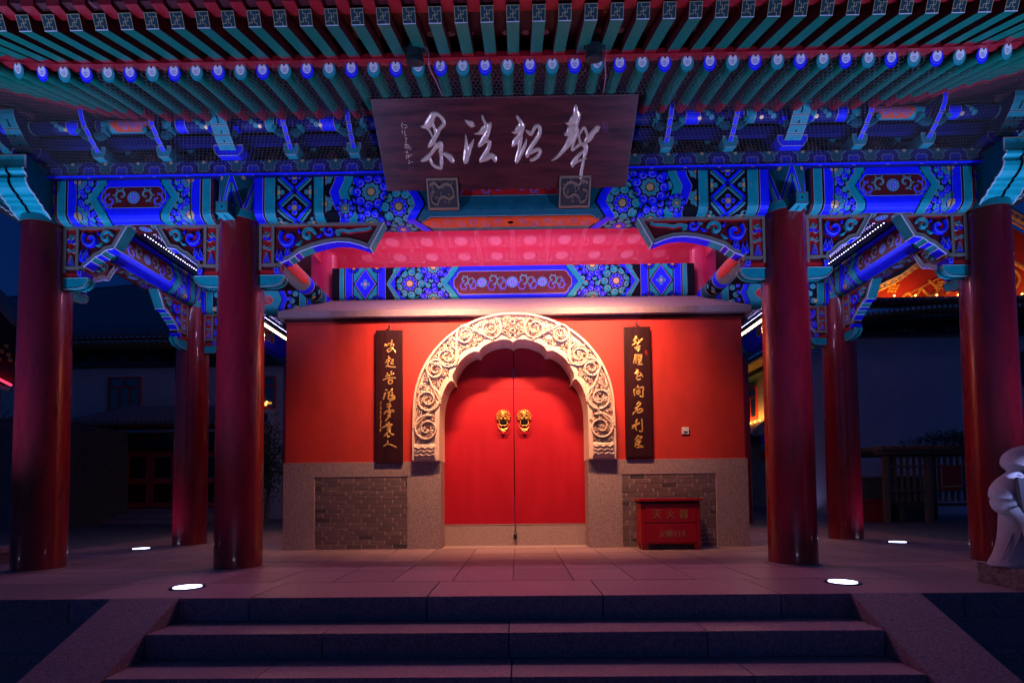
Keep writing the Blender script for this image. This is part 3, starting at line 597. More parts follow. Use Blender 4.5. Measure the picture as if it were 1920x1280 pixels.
for sx in (-1, 1):
    prev = None
    for (x, z, r, d) in spir:
        r *= 1.26
        pts = [(sx*(x+r*(1-.78*t/26)*math.cos(2.0+d*t*.42)), z+r*(1-.78*t/26)*math.sin(2.0+d*t*.42)) for t in range(27)]
        g.relief(pts, [.021-.010*i/26 for i in range(27)], 'cream', fm_arch, .055, .5)
        # leaflets inside and around the scroll
        for k in range(16):
            a = 2*PI*k/16+rnd.uniform(-.3, .3); rr = r*rnd.uniform(.30, .86)
            cx, cz = sx*(x+rr*math.cos(a)), z+rr*math.sin(a); q = rnd.uniform(0, 6); dd = rnd.choice((-1, 1)); r3 = rnd.uniform(.020, .034)
            g.relief([(cx+r3*(1-.8*t/7)*math.cos(q+dd*t*.7), cz+r3*(1-.8*t/7)*math.sin(q+dd*t*.7)) for t in range(8)], [.007]*8, 'cream', fm_arch, rnd.uniform(.025, .045), .4)
        if prev:
            (px_, pz_, pr, pd) = prev
            m1 = ((px_+x)/2, (pz_+z)/2); nx, nz = (z-pz_), -(x-px_); L = math.hypot(nx, nz)
            k = .10*d; pts = smooth_pts([(sx*(px_+nx/L*pr*pd), pz_+nz/L*pr*pd), (sx*m1[0], m1[1]), (sx*(x-nx/L*r*-d), z+nz/L*r*d)], 5)
            g.relief(pts, [.016]*len(pts), 'cream', fm_arch, .05, .5)
        prev = (x, z, r, d)
    # crown face (beast mask)
for dx, dz, r in ((-.07, .02, .035), (.07, .02, .035), (0, -.03, .045), (-.11, -.05, .04), (.11, -.05, .04), (-.05, -.09, .03), (.05, -.09, .03), (0, .09, .045), (-.05, .13, .03), (.05, .13, .03)):
    g.relief([(dx+r*(1-.7*t/8)*math.cos(t*.8+(0 if dx > 0 else PI)), 2.97+dz+r*(1-.7*t/8)*math.sin(t*.8)) for t in range(9)], [.013]*9, 'cream', fm_arch, .06, .4)
# random filler curls across the field
for i in range(1150):
    k = rnd.uniform(.012, .988)*140; i0 = int(k); t = rnd.uniform(.17, .78)
    a, d = AO[i0], AI[i0]; cx, cz = a[0]+(d[0]-a[0])*t, a[1]+(d[1]-a[1])*t
    if cz < 1.43: continue
    q = rnd.uniform(0, 6); dd = rnd.choice((-1, 1)); r3 = rnd.uniform(.017, .032)
    g.relief([(cx+r3*(1-.8*s/6)*math.cos(q+dd*s*.8), cz+r3*(1-.8*s/6)*math.sin(q+dd*s*.8)) for s in range(7)], [.0085]*7, 'cream', fm_arch, rnd.uniform(.016, .040), .4)
g.build('vine_relief', arch)

# ---- doors
doorset = empty('double_door', (0, 2.0, .31), 'red wooden double doors with brass lion knockers under the arch', 'door')
for sx in (-1, 1):
    x0, x1 = sorted((sx*.006, sx*1.03))
    g = MB(); g.box(x0, x1, 2.0, 2.06, .31, 2.238, 'door_red'); g.box(x0, x1, 2.006, 2.06, 2.242, 2.95, 'door_red'); g.box(x0, x1, 2.02, 2.06, 2.23, 2.25, 'door_red')
    lf = g.build('door_leaf', doorset)
    # lion head knocker
    cx = sx*.148-.004+ (0 if sx < 0 else .004); cz = 1.80
    g = MB(); n = 26; vs = []
    g.lathe([(.084, 0), (.08, -.010), (.064, -.016), (.056, -.028), (.03, -.036), (.0, -.038)], 22, 'brass', (cx, 1.998, cz+.03), 'y')
    for i in range(16):
        a = 2*PI*i/16
        if abs(math.sin(a)+1) < .35: continue
        g.lathe([(.0145, 0), (.012, -.018), (.0, -.026)], 7, 'brass', (cx+.076*math.cos(a), 1.994, cz+.03+.076*math.sin(a)), 'y')
    for ex_ in (-.026, .026):
        g.lathe([(.015, 0), (.013, -.014), (.004, -.02)], 8, 'brass', (cx+ex_, 1.965, cz+.045), 'y')
        g.lathe([(.006, 0), (.0, -.006)], 6, 'black', (cx+ex_, 1.946, cz+.045), 'y')
        g.relief([(cx+ex_*.4, cz+.068), (cx+ex_, cz+.075), (cx+ex_*1.9, cz+.062)], [.006, .009, .005], 'brass', lambda u, v, h: (u, 1.975-h, v), .02)
        g.lathe([(.020, 0), (.014, -.016), (.0, -.02)], 8, 'brass', (cx+ex_*.8, 1.965, cz+.004), 'y')
    g.lathe([(.016, 0), (.014, -.02), (.0, -.03)], 8, 'brass', (cx, 1.962, cz+.02), 'y')
    g.lathe([(.040, 0), (.044, -.012), (.030, -.026), (.0, -.03)], 14, 'black', (cx, 1.985, cz-.045), 'y')
    g.tube([(cx-.048, 1.965, cz-.025), (cx-.046, 1.96, cz-.06), (cx-.028, 1.958, cz-.078), (cx+.028, 1.958, cz-.078), (cx+.046, 1.96, cz-.06), (cx+.048, 1.965, cz-.025)], .006, 6, 'brass')
    kn = g.build('lion_knocker', lf); c_ = Vector((cx, 0, cz-.31)); kn.scale = (1.2, 1.2, 1.2); kn.location = c_*(1-1.2)
    g = MB(); g.tube([(cx+.066*math.cos(PI+PI*i/14), 1.955, cz-.055-.075*math.sin(PI*i/14)) for i in range(15)], [.005+.009*math.sin(PI*i/14)**6 for i in range(15)], 8, 'brass')
    g.tube([(cx-.035+.0058*i, 1.95, cz-.135-.012*math.sin(PI*i/12)) for i in range(13)], .006, 6, 'brass')
    kn = g.build('knocker_ring', lf); kn.scale = (1.2, 1.2, 1.2); kn.location = c_*(1-1.2)
g = MB(); g.box(-1.03, 1.03, 1.99, 2.12, .0, .298, 'granite'); g.box(-1.03, 1.03, 1.985, 2.12, .298, .308, 'granite'); g.build('threshold', gw)
g = MB(); g.box(-1.02, 1.02, 1.62, 2.0, -.02, .006, 'granite'); g.build('sill_stone', gw)
pk = MB(); pk.box(-.022, .028, 1.955, 1.985, .10, .16, 'iron'); pk.tube([(-.012, 1.97, .16), (-.012, 1.97, .19), (.003, 1.97, .205), (.018, 1.97, .19), (.018, 1.97, .16)], .005, 6, 'iron')
pk.tube([(.003, 1.975, .20), (.004, 1.975, .26), (.0, 1.985, .31)], .006, 6, 'iron')
o = pk.build('padlock'); tag(o, 'small dark padlock hanging below the gap between the red doors', 'padlock')
# dark gap behind leaves
# ---- light switch plate
g = MB(); g.box(2.29, 2.385, 1.655, 1.672, 1.525, 1.62, 'pale'); sw = g.build('wall_switch', bevel=.004); tag(sw, 'small cream socket plate on the red wall right of the couplet board', 'switch')
g = MB(); g.box(2.315, 2.36, 1.649, 1.655, 1.548, 1.565, 'iron'); g.build('slot', sw)

# ---- couplet boards with gilded brush characters
def fm_c(u, v, h): return (u, 1.615-h, v)
def couplet(x0, x1, z0, z1, chars, small, scol, label):
    t = empty('couplet_board', ((x0+x1)/2, 1.64, z0), label, 'sign board')
    g = MB(); g.box(x0, x1, 1.615, 1.655, z0, z1, 'couplet_wood'); g.build('board', t, bevel=.006)
    for ch in chars:
        g = MB()
        for s in ch:
            P = [(s[i], s[i+1], s[i+2]) for i in range(0, len(s), 3)]; P = smooth_pts(P, 3)
            g.relief([(p[0], p[1]) for p in P], [max(.003, p[2]*1.02) for p in P], 'gilt', fm_c, .006)
        g.build('character', t)
    g = MB()
    for s in small:
        P = [(s[i], s[i+1], s[i+2]) for i in range(0, len(s), 3)]
        g.relief([(p[0], p[1]) for p in P], [p[2] for p in P], scol, fm_c, .003)
    g.build('small_inscription', t)
    cx = (x0+x1)/2; g = MB(); g.tube([(cx-.05, 1.63, z1), (cx-.015, 1.63, z1+.02), (cx, 1.63, z1+.06), (cx+.015, 1.63, z1+.02), (cx+.05, 1.63, z1)], .006, 6, 'iron'); g.lathe([(.014, 0), (.014, -.02)], 8, 'iron', (cx, 1.65, z1+.055), 'y')
    g.build('hanger', t)
couplet(-1.885, -1.515, 1.175, 3.0, CL, CLS, 'gilt', 'tall dark board with gold calligraphy hung left of the arch')
couplet(1.515, 1.875, 1.215, 3.0, CR, CRS, 'red', 'tall dark board with gold calligraphy hung right of the arch')

# ---- fire extinguisher box
fb = empty('extinguisher_box', (2.0, 1.42, 0), 'red fire extinguisher cabinet with yellow lettering against the brick base', 'box')
g = MB(); g.box(1.625, 2.385, 1.30, 1.56, .075, .60, 'box_red'); g.box(1.625, 1.675, 1.292, 1.31, .075, .60, 'box_red'); g.box(2.335, 2.385, 1.292, 1.31, .075, .60, 'box_red'); g.build('body', fb, bevel=.003)
g = MB(); g.box(1.60, 2.41, 1.265, 1.58, .625, .662, 'box_red'); g.box(1.62, 2.39, 1.33, 1.56, .60, .626, 'black'); g.build('lid', fb, bevel=.004)
g = MB(); g.box(1.68, 2.33, 1.288, 1.30, .355, .585, 'box_red'); g.build('front_panel', fb, bevel=.003)
g = MB(); g.box(1.68, 2.33, 1.288, 1.30, .10, .338, 'box_red'); g.build('front_panel', fb, bevel=.003)
for x in (1.63, 2.30):
    for y in (1.31, 1.48):
        g = MB(); g.prism([(x, .08), (x+.09, .08), (x+.075, 0), (x+.012, 0)], 'y', y, y+.06, 'box_red'); g.build('foot', fb)
def text(body, x, z, size, y, m, parent, name='lettering', sx=1, shear=0):
    c = bpy.data.curves.new('lettering', 'FONT'); c.body = body; c.size = size; c.align_x = 'CENTER'; c.extrude = .0012; c.space_character = 1.0; c.shear = shear
    o = bpy.data.objects.new('lettering', c); COL.objects.link(o); dg = bpy.context.evaluated_depsgraph_get(); bpy.context.view_layer.update()
    me = bpy.data.meshes.new_from_object(o.evaluated_get(dg)); bpy.data.objects.remove(o)
    me.materials.clear(); me.materials.append(MATS[m])
    n = bpy.data.objects.new(name, me); COL.objects.link(n); n.parent = parent
    n.location = Vector((x, y, z))-parent.location; n.rotation_euler = (PI/2, 0, 0); n.scale = (sx, 1, 1); return n
for ch, x in (('灭', 1.83), ('火', 2.0), ('器', 2.17)): text(ch, x, .415, .125, 1.286, 'box_text', fb)
for ch, x, s_ in (('火', 1.89, .10), ('警', 1.98, .10), ('1', 2.06, .105), ('1', 2.11, .105), ('9', 2.165, .105)): text(ch, x, .171, s_, 1.286, 'box_text', fb, sx=.9)
# ================================================================== columns
A_, B_, D_ = 2.89, 5.0, 2.56
BT, BB, TH, RD = 4.07, 3.64, .17, .09          # beam top, bottom, half thickness, edge radius
shaft = MB(); shaft.lathe([(.232, 0), (.232, .012), (.232, .8), (.231, 1.6), (.228, 2.4), (.222, 3.2), (.2195, BB), (.219, BB+.01)], 40, 'lacquer'); shaft_me = shaft.mesh('shaft', smooth=True)
def head_mesh():
    rr = .222; H = BT-BB+.02
    fm = lambda u, v, h: ((rr+h)*math.sin(u/rr), -(rr+h)*math.cos(u/rr), BB+H-v)
    p = Pat(fm, step=.0008); C = 2*PI*rr
    for i in range(48):
        a, b = C*i/48, C*(i+1)/48
        p.poly([(a, 0), (b, 0), (b, H), (a, H)], 'teal_dark', 0)
    n = 6; w = C/n
    def seg(pts, k=6): # subdivide so it hugs the cylinder
        out = []
        for i in range(len(pts)-1):
            for j in range(k): out.append((pts[i][0]+(pts[i+1][0]-pts[i][0])*j/k, pts[i][1]+(pts[i+1][1]-pts[i][1])*j/k))
        return out+[pts[-1]]
    for i in range(n):
        c = w*(i+.0)
        for dx in (-1, 1):
            l1 = seg([(c, .02), (c+dx*w*.46, H-.09)]); p.line(l1, .030, 'blue', 2); p.line([(a+dx*.018, b) for a, b in l1], .005, 'line', 3)
            l2 = seg([(c, .10), (c+dx*w*.34, H-.09)]); p.line(l2, .026, 'teal', 4); p.line([(a+dx*.014, b) for a, b in l2], .005, 'line', 5); p.line([(a-dx*.015, b) for a, b in l2], .006, 'black', 5)
            l3 = seg([(c, .17), (c+dx*w*.20, H-.09)]); p.line(l3, .026, 'blue', 6); p.line([(a+dx*.012, b) for a, b in l3], .004, 'line', 7)
        p.disc(c, H-.10, .028, 'gold', 8, 12); p.disc(c+w/2, .03, .022, 'gold', 8, 12)
        for j in range(8):
            a, b = c+w*j/8, c+w*(j+1)/8
            p.poly([(a, H-.085), (b, H-.085), (b, H), (a, H)], 'teal', 9); p.poly([(a, H-.088), (b, H-.088), (b, H-.083), (a, H-.083)], 'line', 10); p.poly([(a, H-.006), (b, H-.006), (b, H), (a, H)], 'line', 10)
    return p.mesh('painted_head')
head_me = head_mesh()
def column(x, y, label):
    t = empty('column', (x, y, 0), label, 'column', 'red lacquered columns of the porch')
    inst('shaft', shaft_me, t); inst('painted_head', head_me, t)
    s = MB()
    s.lathe([(.26, -.02), (.26, .006), (.245, .012)], 36, 'granite'); inst('base_stone', s.mesh('base_stone'), t)
column(-A_, 0, 'tall red column at the front, just left of the steps and door')
column(A_, 0, 'tall red column at the front, just right of the steps and door')
column(-B_, 0, 'thick red column at the far left front corner of the porch')
column(B_, 0, 'thick red column behind the stone statue at the far right front corner')
column(-B_, D_, 'thinner-looking red column behind on the left, beyond the floor light')
column(B_, D_, 'thinner-looking red column behind on the right, beyond the floor light')
for sx in (-1, 1):
    t = empty('wall_pillar', (sx*2.96, D_+.1, 3.2), 'red round pillar rising from the coping at the %s end of the inner beam' % ('left' if sx < 0 else 'right'), 'pillar', 'pillars standing over the gate wall')
    s = MB(); s.lathe([(.215, 3.2), (.215, 4.48), (.19, 4.54)], 32, 'pillar_red', (sx*2.96, D_+.1, 0)); s.build('shaft', t, smooth=False)
for x in (-B_, B_):
    s = None
    column(x, 6.3, 'red column hidden deep behind on the %s side' % ('left' if x < 0 else 'right'))

# ================================================================== painted beams
def beam_map(H, T, r):
    def fm(u, v, h):
        f = H-r
        if v <= f: return (u, -T-h, H-v)
        if v <= f+r*PI/2:
            a = (v-f)/r; return (u, -T+r-(r+h)*math.cos(a), r-(r+h)*math.sin(a))
        return (u, -T+r+(v-f-r*PI/2), -h)
    return fm, [H-r+r*PI/2*k/4 for k in range(5)]
def beam_core(L, H, T, r, m='teal_dark'):
    s = MB(); prof = []
    for k in range(5):
        a = PI/2*k/4; prof.append((-T+r-r*math.cos(a), r-r*math.sin(a)))
    for k in range(5):
        a = PI/2*(1-k/4); prof.append((T-r+r*math.cos(a), r-r*math.sin(a)))
    prof += [(T, H), (-T, H)]
    s.prism(prof, 'x', 0, L, m); return s
Hb = BT-BB
def side_pattern(L):
    """outer bays: blue field with a dark red flower panel"""
    fm, br = beam_map(Hb, TH, RD); VT = Hb-RD+RD*PI/2+TH-RD
    P = Pat(fm, br, (0, L, 0, VT+.12)); VE = VT+.12
    P.poly([(0, 0), (L, 0), (L, VE), (0, VE)], 'black', 1)
    for s in (0, 1):
        P.tr = (lambda u, v: (u, v)) if s == 0 else (lambda u, v: (L-u, v))
        P.poly([(0, 0), (.02, 0), (.02, VE), (0, VE)], 'maroon', 2)
        P.fill(.24, .50, 0, VE, .036, 2)
        P.band(.03, .115, 0, VE, 'teal'); P.band(.14, .235, 0, VE, 'blue', 3)
        for (cu, cv, r) in ((.245, .0, .075), (.245, .375, .075)):
            P.disc(cu, cv, r*.55, 'gold', 4, 14)
            for k in range(6):
                a = -PI/2+PI*k/5; P.disc(cu+r*1.0*math.cos(a), cv+r*1.0*math.sin(a), r*.33, 'teal', 3, 8); P.ring(cu+r*1.0*math.cos(a), cv+r*1.0*math.sin(a), r*.33, .003, 'line', 4, 8)
            for k in range(5):
                a = -PI/2+PI*(k+.5)/5; P.swirl(cu+r*1.75*math.cos(a), cv+r*1.75*math.sin(a), r*.46, a, 'blue', 3)
        P.poly([(.235, 0), (.246, 0), (.246, VE), (.235, VE)], 'black', 6)
        A = [(.46, 0), (.45, .05), (.36, .19), (.46, .36), (.48, .42), (.46, .48), (.36, .64)]
        Bq = [(.56, 0), (.54, .05), (.45, .19), (.555, .36), (.57, .42), (.555, .48), (.45, .64)]
        P.zig(A, Bq, 'teal', 6)
        P.poly([(.235, 0), (.245, 0), (.245, VE), (.235, VE)], 'line', 7) if False else None
    P.tr = lambda u, v: (u, v)
    Bl = [(.572, 0), (.552, .05), (.462, .19), (.567, .36), (.582, .42), (.567, .48), (.462, .64)]
    P.poly(Bl+[(L-a, b) for a, b in reversed(Bl)], 'blue', 5)
    hw = min(.34, (L-1.2)/2+.12) if L < 2 else .52; c = L/2
    o = cartouche(c-hw, c+hw, .075, .30, .035)
    P.poly(o, 'line', 6); P.poly(shrink(o, .005), 'black', 7); P.poly(shrink(o, .013), 'maroon', 8)
    P.flower(c, .19, .066, 9)
    for s in (-1, 1): P.vine(c+s*.07, .19, s*(hw-.10), .22, 2 if L < 2 else 3, 'blue', 9, w=.015)
    o = cartouche(c-hw*.95, c+hw*.95, .475, .70, .035)
    P.poly(o, 'line', 6); P.poly(shrink(o, .006), 'black', 7); P.poly(shrink(o, .012), 'maroon', 8)
    P.flower(c, .575, .062, 9)
    for s in (-1, 1): P.vine(c+s*.07, .575, s*(hw-.10), .20, 2 if L < 2 else 3, 'blue', 9, w=.015)
    return P
def center_pattern(L):
    fm, br = beam_map(Hb, TH, RD); P = Pat(fm, br, (0, L, 0, .72)); VE = .72
    P.poly([(0, 0), (L, 0), (L, VE), (0, VE)], 'black', 1); c = L/2
    for s in (-1, 1):
        P.tr = lambda u, v, s=s: (c+s*u, v)
        P.band(2.585, 2.70, 0, VE, 'blue'); P.band(2.455, 2.565, 0, VE, 'teal'); P.band(1.945, 2.05, 0, VE, 'teal')
        # crossed panel
        P.poly([(2.07, 0), (2.435, 0), (2.435, VE), (2.07, VE)], 'black', 2)
        cu, cv, hu, hv = 2.2525, .16, .175, .165
        for k in (0, 1, 2, -1):
            vv = cv+k*.33
            for q in (-1, 1):
                P.line([(cu-hu, vv-q*hv), (cu+hu, vv+q*hv)], .05, 'teal' , 3)
                P.line([(cu-hu, vv-q*hv-.034), (cu+hu, vv+q*hv-.034)], .026, 'blue', 4)
                P.line([(cu-hu, vv-q*hv+.032), (cu+hu, vv+q*hv+.032)], .004, 'line', 4); P.line([(cu-hu, vv-q*hv), (cu+hu, vv+q*hv)], .01, 'black', 5)
            for (fu, fv, m) in ((cu, vv+hv, 'blue'), (cu-hu, vv, 'teal'), (cu+hu, vv, 'teal')):
                for j in range(4):
                    a = j*PI/2+PI/4*0; P.disc(fu+.045*math.cos(a), fv+.045*math.sin(a), .026, m, 6, 8); P.ring(fu+.045*math.cos(a), fv+.045*math.sin(a), .026, .003, 'line', 7, 8)
                P.disc(fu, fv, .028, 'gold', 8, 12)
        P.poly([(2.43, 0), (2.455, 0), (2.455, VE), (2.43, VE)], 'black', 9); P.poly([(2.05, 0), (2.075, 0), (2.075, VE), (2.05, VE)], 'black', 9)
        # small flower strip
        for cv in (.0, .29, .58):
            P.disc(1.935, cv, .028, 'gold', 5, 10)
            for k in range(5):
                a = PI/2+PI*k/4; P.disc(1.935+.06*math.cos(a), cv+.06*math.sin(a), .027, 'teal', 4, 8); P.ring(1.935+.06*math.cos(a), cv+.06*math.sin(a), .027, .003, 'line', 5, 8)
        P.poly([(1.93, 0), (1.95, 0), (1.95, VE), (1.93, VE)], 'black', 6)
        Z = [(0, 0), (.05, .0), (.05, .04), (.10, .15), (.105, .17), (.05, .33), (0.0, .42), (.06, .56), (.10, .70)]
        z1 = [(1.78+a, b) for a, b in Z]; z2 = [(1.68+a, b) for a, b in Z]; z3 = [(1.585+a, b) for a, b in Z]
        P.fill(1.05, 1.66, 0, .72, .055, 2)
        P.zig(z1, z2, 'blue', 4); P.zig(z2, z3, 'teal', 6)
        P.rosette(1.45, .17, .195, 'blue', 'teal', 8, 9); P.rosette(1.16, .33, .19, 'teal', 'blue', 8, 9)
        P.rosette(1.47, .50, .15, 'blue', 'teal', 8, 9); P.rosette(1.20, -.05, .15, 'blue', 'teal', 8, 9); P.rosette(1.17, .66, .15, 'teal', 'blue', 8, 8); P.rosette(1.72, .34, .1, 'blue', 'teal', 7, 8)
        Y = [(1.10, 0), (1.06, .04), (.96, .18), (.92, .24), (.89, .32), (.93, .37), (1.0, .46), (.93, .56), (.86, .70)]
        y2 = [(a+.10, b) for a, b in Y]
        P.zig(y2, Y, 'blue', 13); 
    P.tr = lambda u, v: (u, v)
    Y = [(1.08, 0), (1.04, .04), (.94, .18), (.90, .24), (.87, .32), (.91, .37), (.98, .46), (.91, .56), (.84, .70)]
    P.poly([(c-a, b) for a, b in Y]+[(c+a, b) for a, b in reversed(Y)], 'teal_dark', 12)
    o = cartouche(c-.80, c+.80, .03, .235, .03); P.poly(o, 'line', 13); P.poly(shrink(o, .005), 'black', 14); P.poly(shrink(o, .012), 'red', 15)
    o = cartouche(c-.94, c+.94, .43, .64, .05); P.poly(o, 'line', 13); P.poly(shrink(o, .006), 'black', 14); P.poly(shrink(o, .013), 'orange', 15)
    for s in (-1, 1):
        P.vine(c+s*.03, .14, s*.70, .17, 5, 'blue_', 16, w=.011)
        P.vine(c+s*.05, .54, s*.80, .16, 6, 'blue_', 16, w=.009)
        P.flower(c, .54, .03, 16, 6, 'blue', 'blue'); 
    return P
def inner_pattern(L, H):
    """beam over the gate wall, drawn in measured fractions from its left end"""
    fm, br = beam_map(H, .15, .05); P = Pat(fm, br, (0, L, 0, H+.08)); VE = H+.08; c = L/2; k = .00797
    P.poly([(0, 0), (L, 0), (L, VE), (0, VE)], 'black', 1)
    def U(px): return c-(961.5-px)*k
    for s in (0, 1):
        P.tr = (lambda u, v: (u, v)) if s == 0 else (lambda u, v: (L-u, v))
        P.band(U(631), U(639), 0, VE, 'teal'); P.band(U(642), U(655.5), 0, VE, 'blue'); P.band(U(704.5), U(718.5), 0, VE, 'blue')
        P.poly([(U(658), 0), (U(702), 0), (U(702), VE), (U(658), VE)], 'teal', 2)
        a, b, cm = U(658), U(702), U(680); q = H/2+.01
        for du, dv in ((a, 0), (b, 0), (a, 2*q), (b, 2*q)):
            P.disc(du, dv, .085, 'black', 3, 12)
            for j in range(7): P.disc(du+.055*math.cos(j*.9), dv+.055*math.sin(j*.9), .018, 'blue', 4, 7)
            P.disc(du, dv, .025, 'gold', 5, 10)
        P.poly([(cm, -.01), (b+.01, q), (cm, 2*q+.01), (a-.01, q)], 'black', 5); P.poly([(cm, .012), (b-.014, q), (cm, 2*q-.014), (a+.014, q)], 'line', 6); P.poly([(cm, .022), (b-.022, q), (cm, 2*q-.024), (a+.022, q)], 'blue', 7)
        for j in range(4):
            an = j*PI/2; P.disc(cm+.045*math.cos(an), q+.045*math.sin(an), .026, 'line', 8, 8); P.disc(cm+.045*math.cos(an), q+.045*math.sin(an), .022, 'teal', 9, 8)
        P.disc(cm, q, .022, 'gold', 10, 10)
        vm = q
        def chev(x, tip): return [(x+tip, 0), (x+tip*.86, .05), (x, vm), (x+tip*.86, 2*vm-.05), (x+tip, 2*vm), (x+tip, VE)]
        P.zig(chev(U(721), .14), chev(U(727), .16), 'teal', 4); P.zig(chev(U(727.5), .16), chev(U(737), .17), 'blue', 6)
        P.rosette(U(765), vm, .232, 'teal', 'blue', 5, 9)
        P.fill(U(738), U(840), 0, VE, .045, 2); P.rosette(U(810), 0, .20, 'blue', 'teal', 3, 9); P.rosette(U(810), 2*vm, .20, 'blue', 'teal', 3, 9)
        P.rosette(U(788), -.08, .09, 'blue', 'teal', 2, 7); P.rosette(U(788), 2*vm+.08, .09, 'blue', 'teal', 2, 7)
        P.disc(U(796), vm, .01, 'gold', 8, 6); P.disc(U(822), vm, .01, 'gold', 8, 6)
        g1 = [(U(847), 0), (U(845), .04), (U(825), vm), (U(847), 2*vm-.03), (U(851), 2*vm), (U(851), VE)]
        g2 = [(x+.10, y) for x, y in g1]
        P.zig(g1, g2, 'teal', 12)
    P.tr = lambda u, v: (u, v)
    g2 = [(U(847)+.11, 0), (U(845)+.11, .04), (U(825)+.11, vm), (U(847)+.11, 2*vm-.03), (U(851)+.11, 2*vm), (U(851)+.11, VE)]
    P.poly(g2+[(L-a, b) for a, b in reversed(g2)], 'blue', 12)
    o = cartouche(U(849), L-U(849), .075, 2*vm-.07, .05); P.poly(o, 'line', 13); P.poly(shrink(o, .007), 'black', 14); P.poly(shrink(o, .010), 'maroon', 15)
    for x in (903, 961, 1018): P.flower(U(x), vm, .075 if x != 961 else .085, 16, 11, 'teal', 'blue')
    for a, b, sd in ((862, 892, 1), (914, 950, 2), (972, 1007, 3), (1029, 1060, 4)):
        P.vine(U(a), vm, (b-a)*k, .34, 2, 'blue', 16, seed=sd+20, w=.013); P.vine(U(b), vm+.02, -(b-a)*k, .28, 2, 'blue', 16, seed=sd+20, w=.009)
    return P
def painted_beam(name, loc, rz, L, H, T, r, pat, label, core='teal_dark', group='painted beams of the porch'):
    t = empty(name, loc, label, 'beam', group, rz)
    s = beam_core(L, H, T, r, core); inst('timber', s.mesh('timber'), t)
    inst('painted_ornament', pat, t)
    return t
L1 = B_-A_-.43
sp = side_pattern(L1).mesh('painted_ornament')
for sx, nm in ((-1, 'left'), (1, 'right')):
    x0 = -B_+.215 if sx < 0 else A_+.215
    painted_beam('painted_beam', (x0, 0, BB), 0, L1, Hb, TH, RD, sp, 'blue beam with one dark red flower panel between the two front columns at the %s' % nm)
Lc = 2*(A_-.215)
painted_beam('painted_beam', (-Lc/2, 0, BB), 0, Lc, Hb, TH, RD, center_pattern(Lc).mesh('painted_ornament'), 'long central beam under the name board with orange panel beneath')
Ls = D_-.43; sps = side_pattern(Ls).mesh('painted_ornament')
L2 = 6.3-D_-.43; sps2 = side_pattern(L2).mesh('painted_ornament')
for sx, nm in ((-1, 'left'), (1, 'right')):
    for (y0, LL, me, w) in ((.215, Ls, sps, 'near'), (D_+.215, L2, sps2, 'far')):
        rz, yy = (PI/2, y0) if sx < 0 else (-PI/2, y0+LL)
        # front (-Y local) faces the inside of the porch
        painted_beam('painted_beam', (sx*B_, yy, BB), rz, LL, Hb, TH, RD, me, 'painted side beam running back on the %s side, %s bay' % (nm, w))
    # cross beams from the rear outer columns towards the gate wall
    x0 = -B_+.2 if sx < 0 else 3.1
    s = inner_cross = None
    Lq = B_-.2-3.1; fm, br = beam_map(.32, .13, .07)
    P = Pat(fm, br, (0, Lq, 0, .5)); P.poly([(0,0),(Lq,0),(Lq,.5),(0,.5)], 'black', 1)
    for e in (0, 1):
        P.tr = (lambda u, v: (u, v)) if e == 0 else (lambda u, v: (Lq-u, v))
        P.band(.0, .06, 0, .5, 'blue'); P.band(.08, .18, 0, .5, 'teal')
        for j, cv in enumerate((.05, .16, .27, .38)): P.swirl(.24+.05*(j % 2), cv, .045, j, 'teal', 2); P.swirl(.33, cv-.03, .035, j+2, 'blue', 2)
        P.disc(.205, .27, .03, 'gold', 5, 10)
        P.zig([(.42, 0), (.36, .13), (.42, .28), (.36, .45)], [(.50, 0), (.44, .13), (.50, .28), (.44, .45)], 'blue', 4)
    P.tr = lambda u, v: (u, v)
    zz_ = [(.51, 0), (.45, .13), (.51, .28), (.45, .45)]; P.poly(zz_+[(Lq-a, b) for a, b in reversed(zz_)], 'teal', 4)
    o = cartouche(Lq/2-.27, Lq/2+.27, .07, .22, .03); P.poly(o, 'line', 6); P.poly(shrink(o, .008), 'red', 7); P.vine(Lq/2-.2, .145, .4, .12, 5, 'blue', 8, 3, .01)
    painted_beam('painted_beam', (x0, D_, 3.565), 0, Lq, .32, .13, .07, P.mesh('painted_ornament'), 'short teal beam joining the rear %s column to the gate wall' % nm)
Hi = 4.19-3.705; Li = 5.50
painted_beam('painted_beam', (-Li/2, 2.51, 3.705), 0, Li, Hi, .15, .05, inner_pattern(Li, Hi).mesh('painted_ornament'), 'bright blue beam with maroon flower panel directly above the gate wall coping', 'teal_dark')

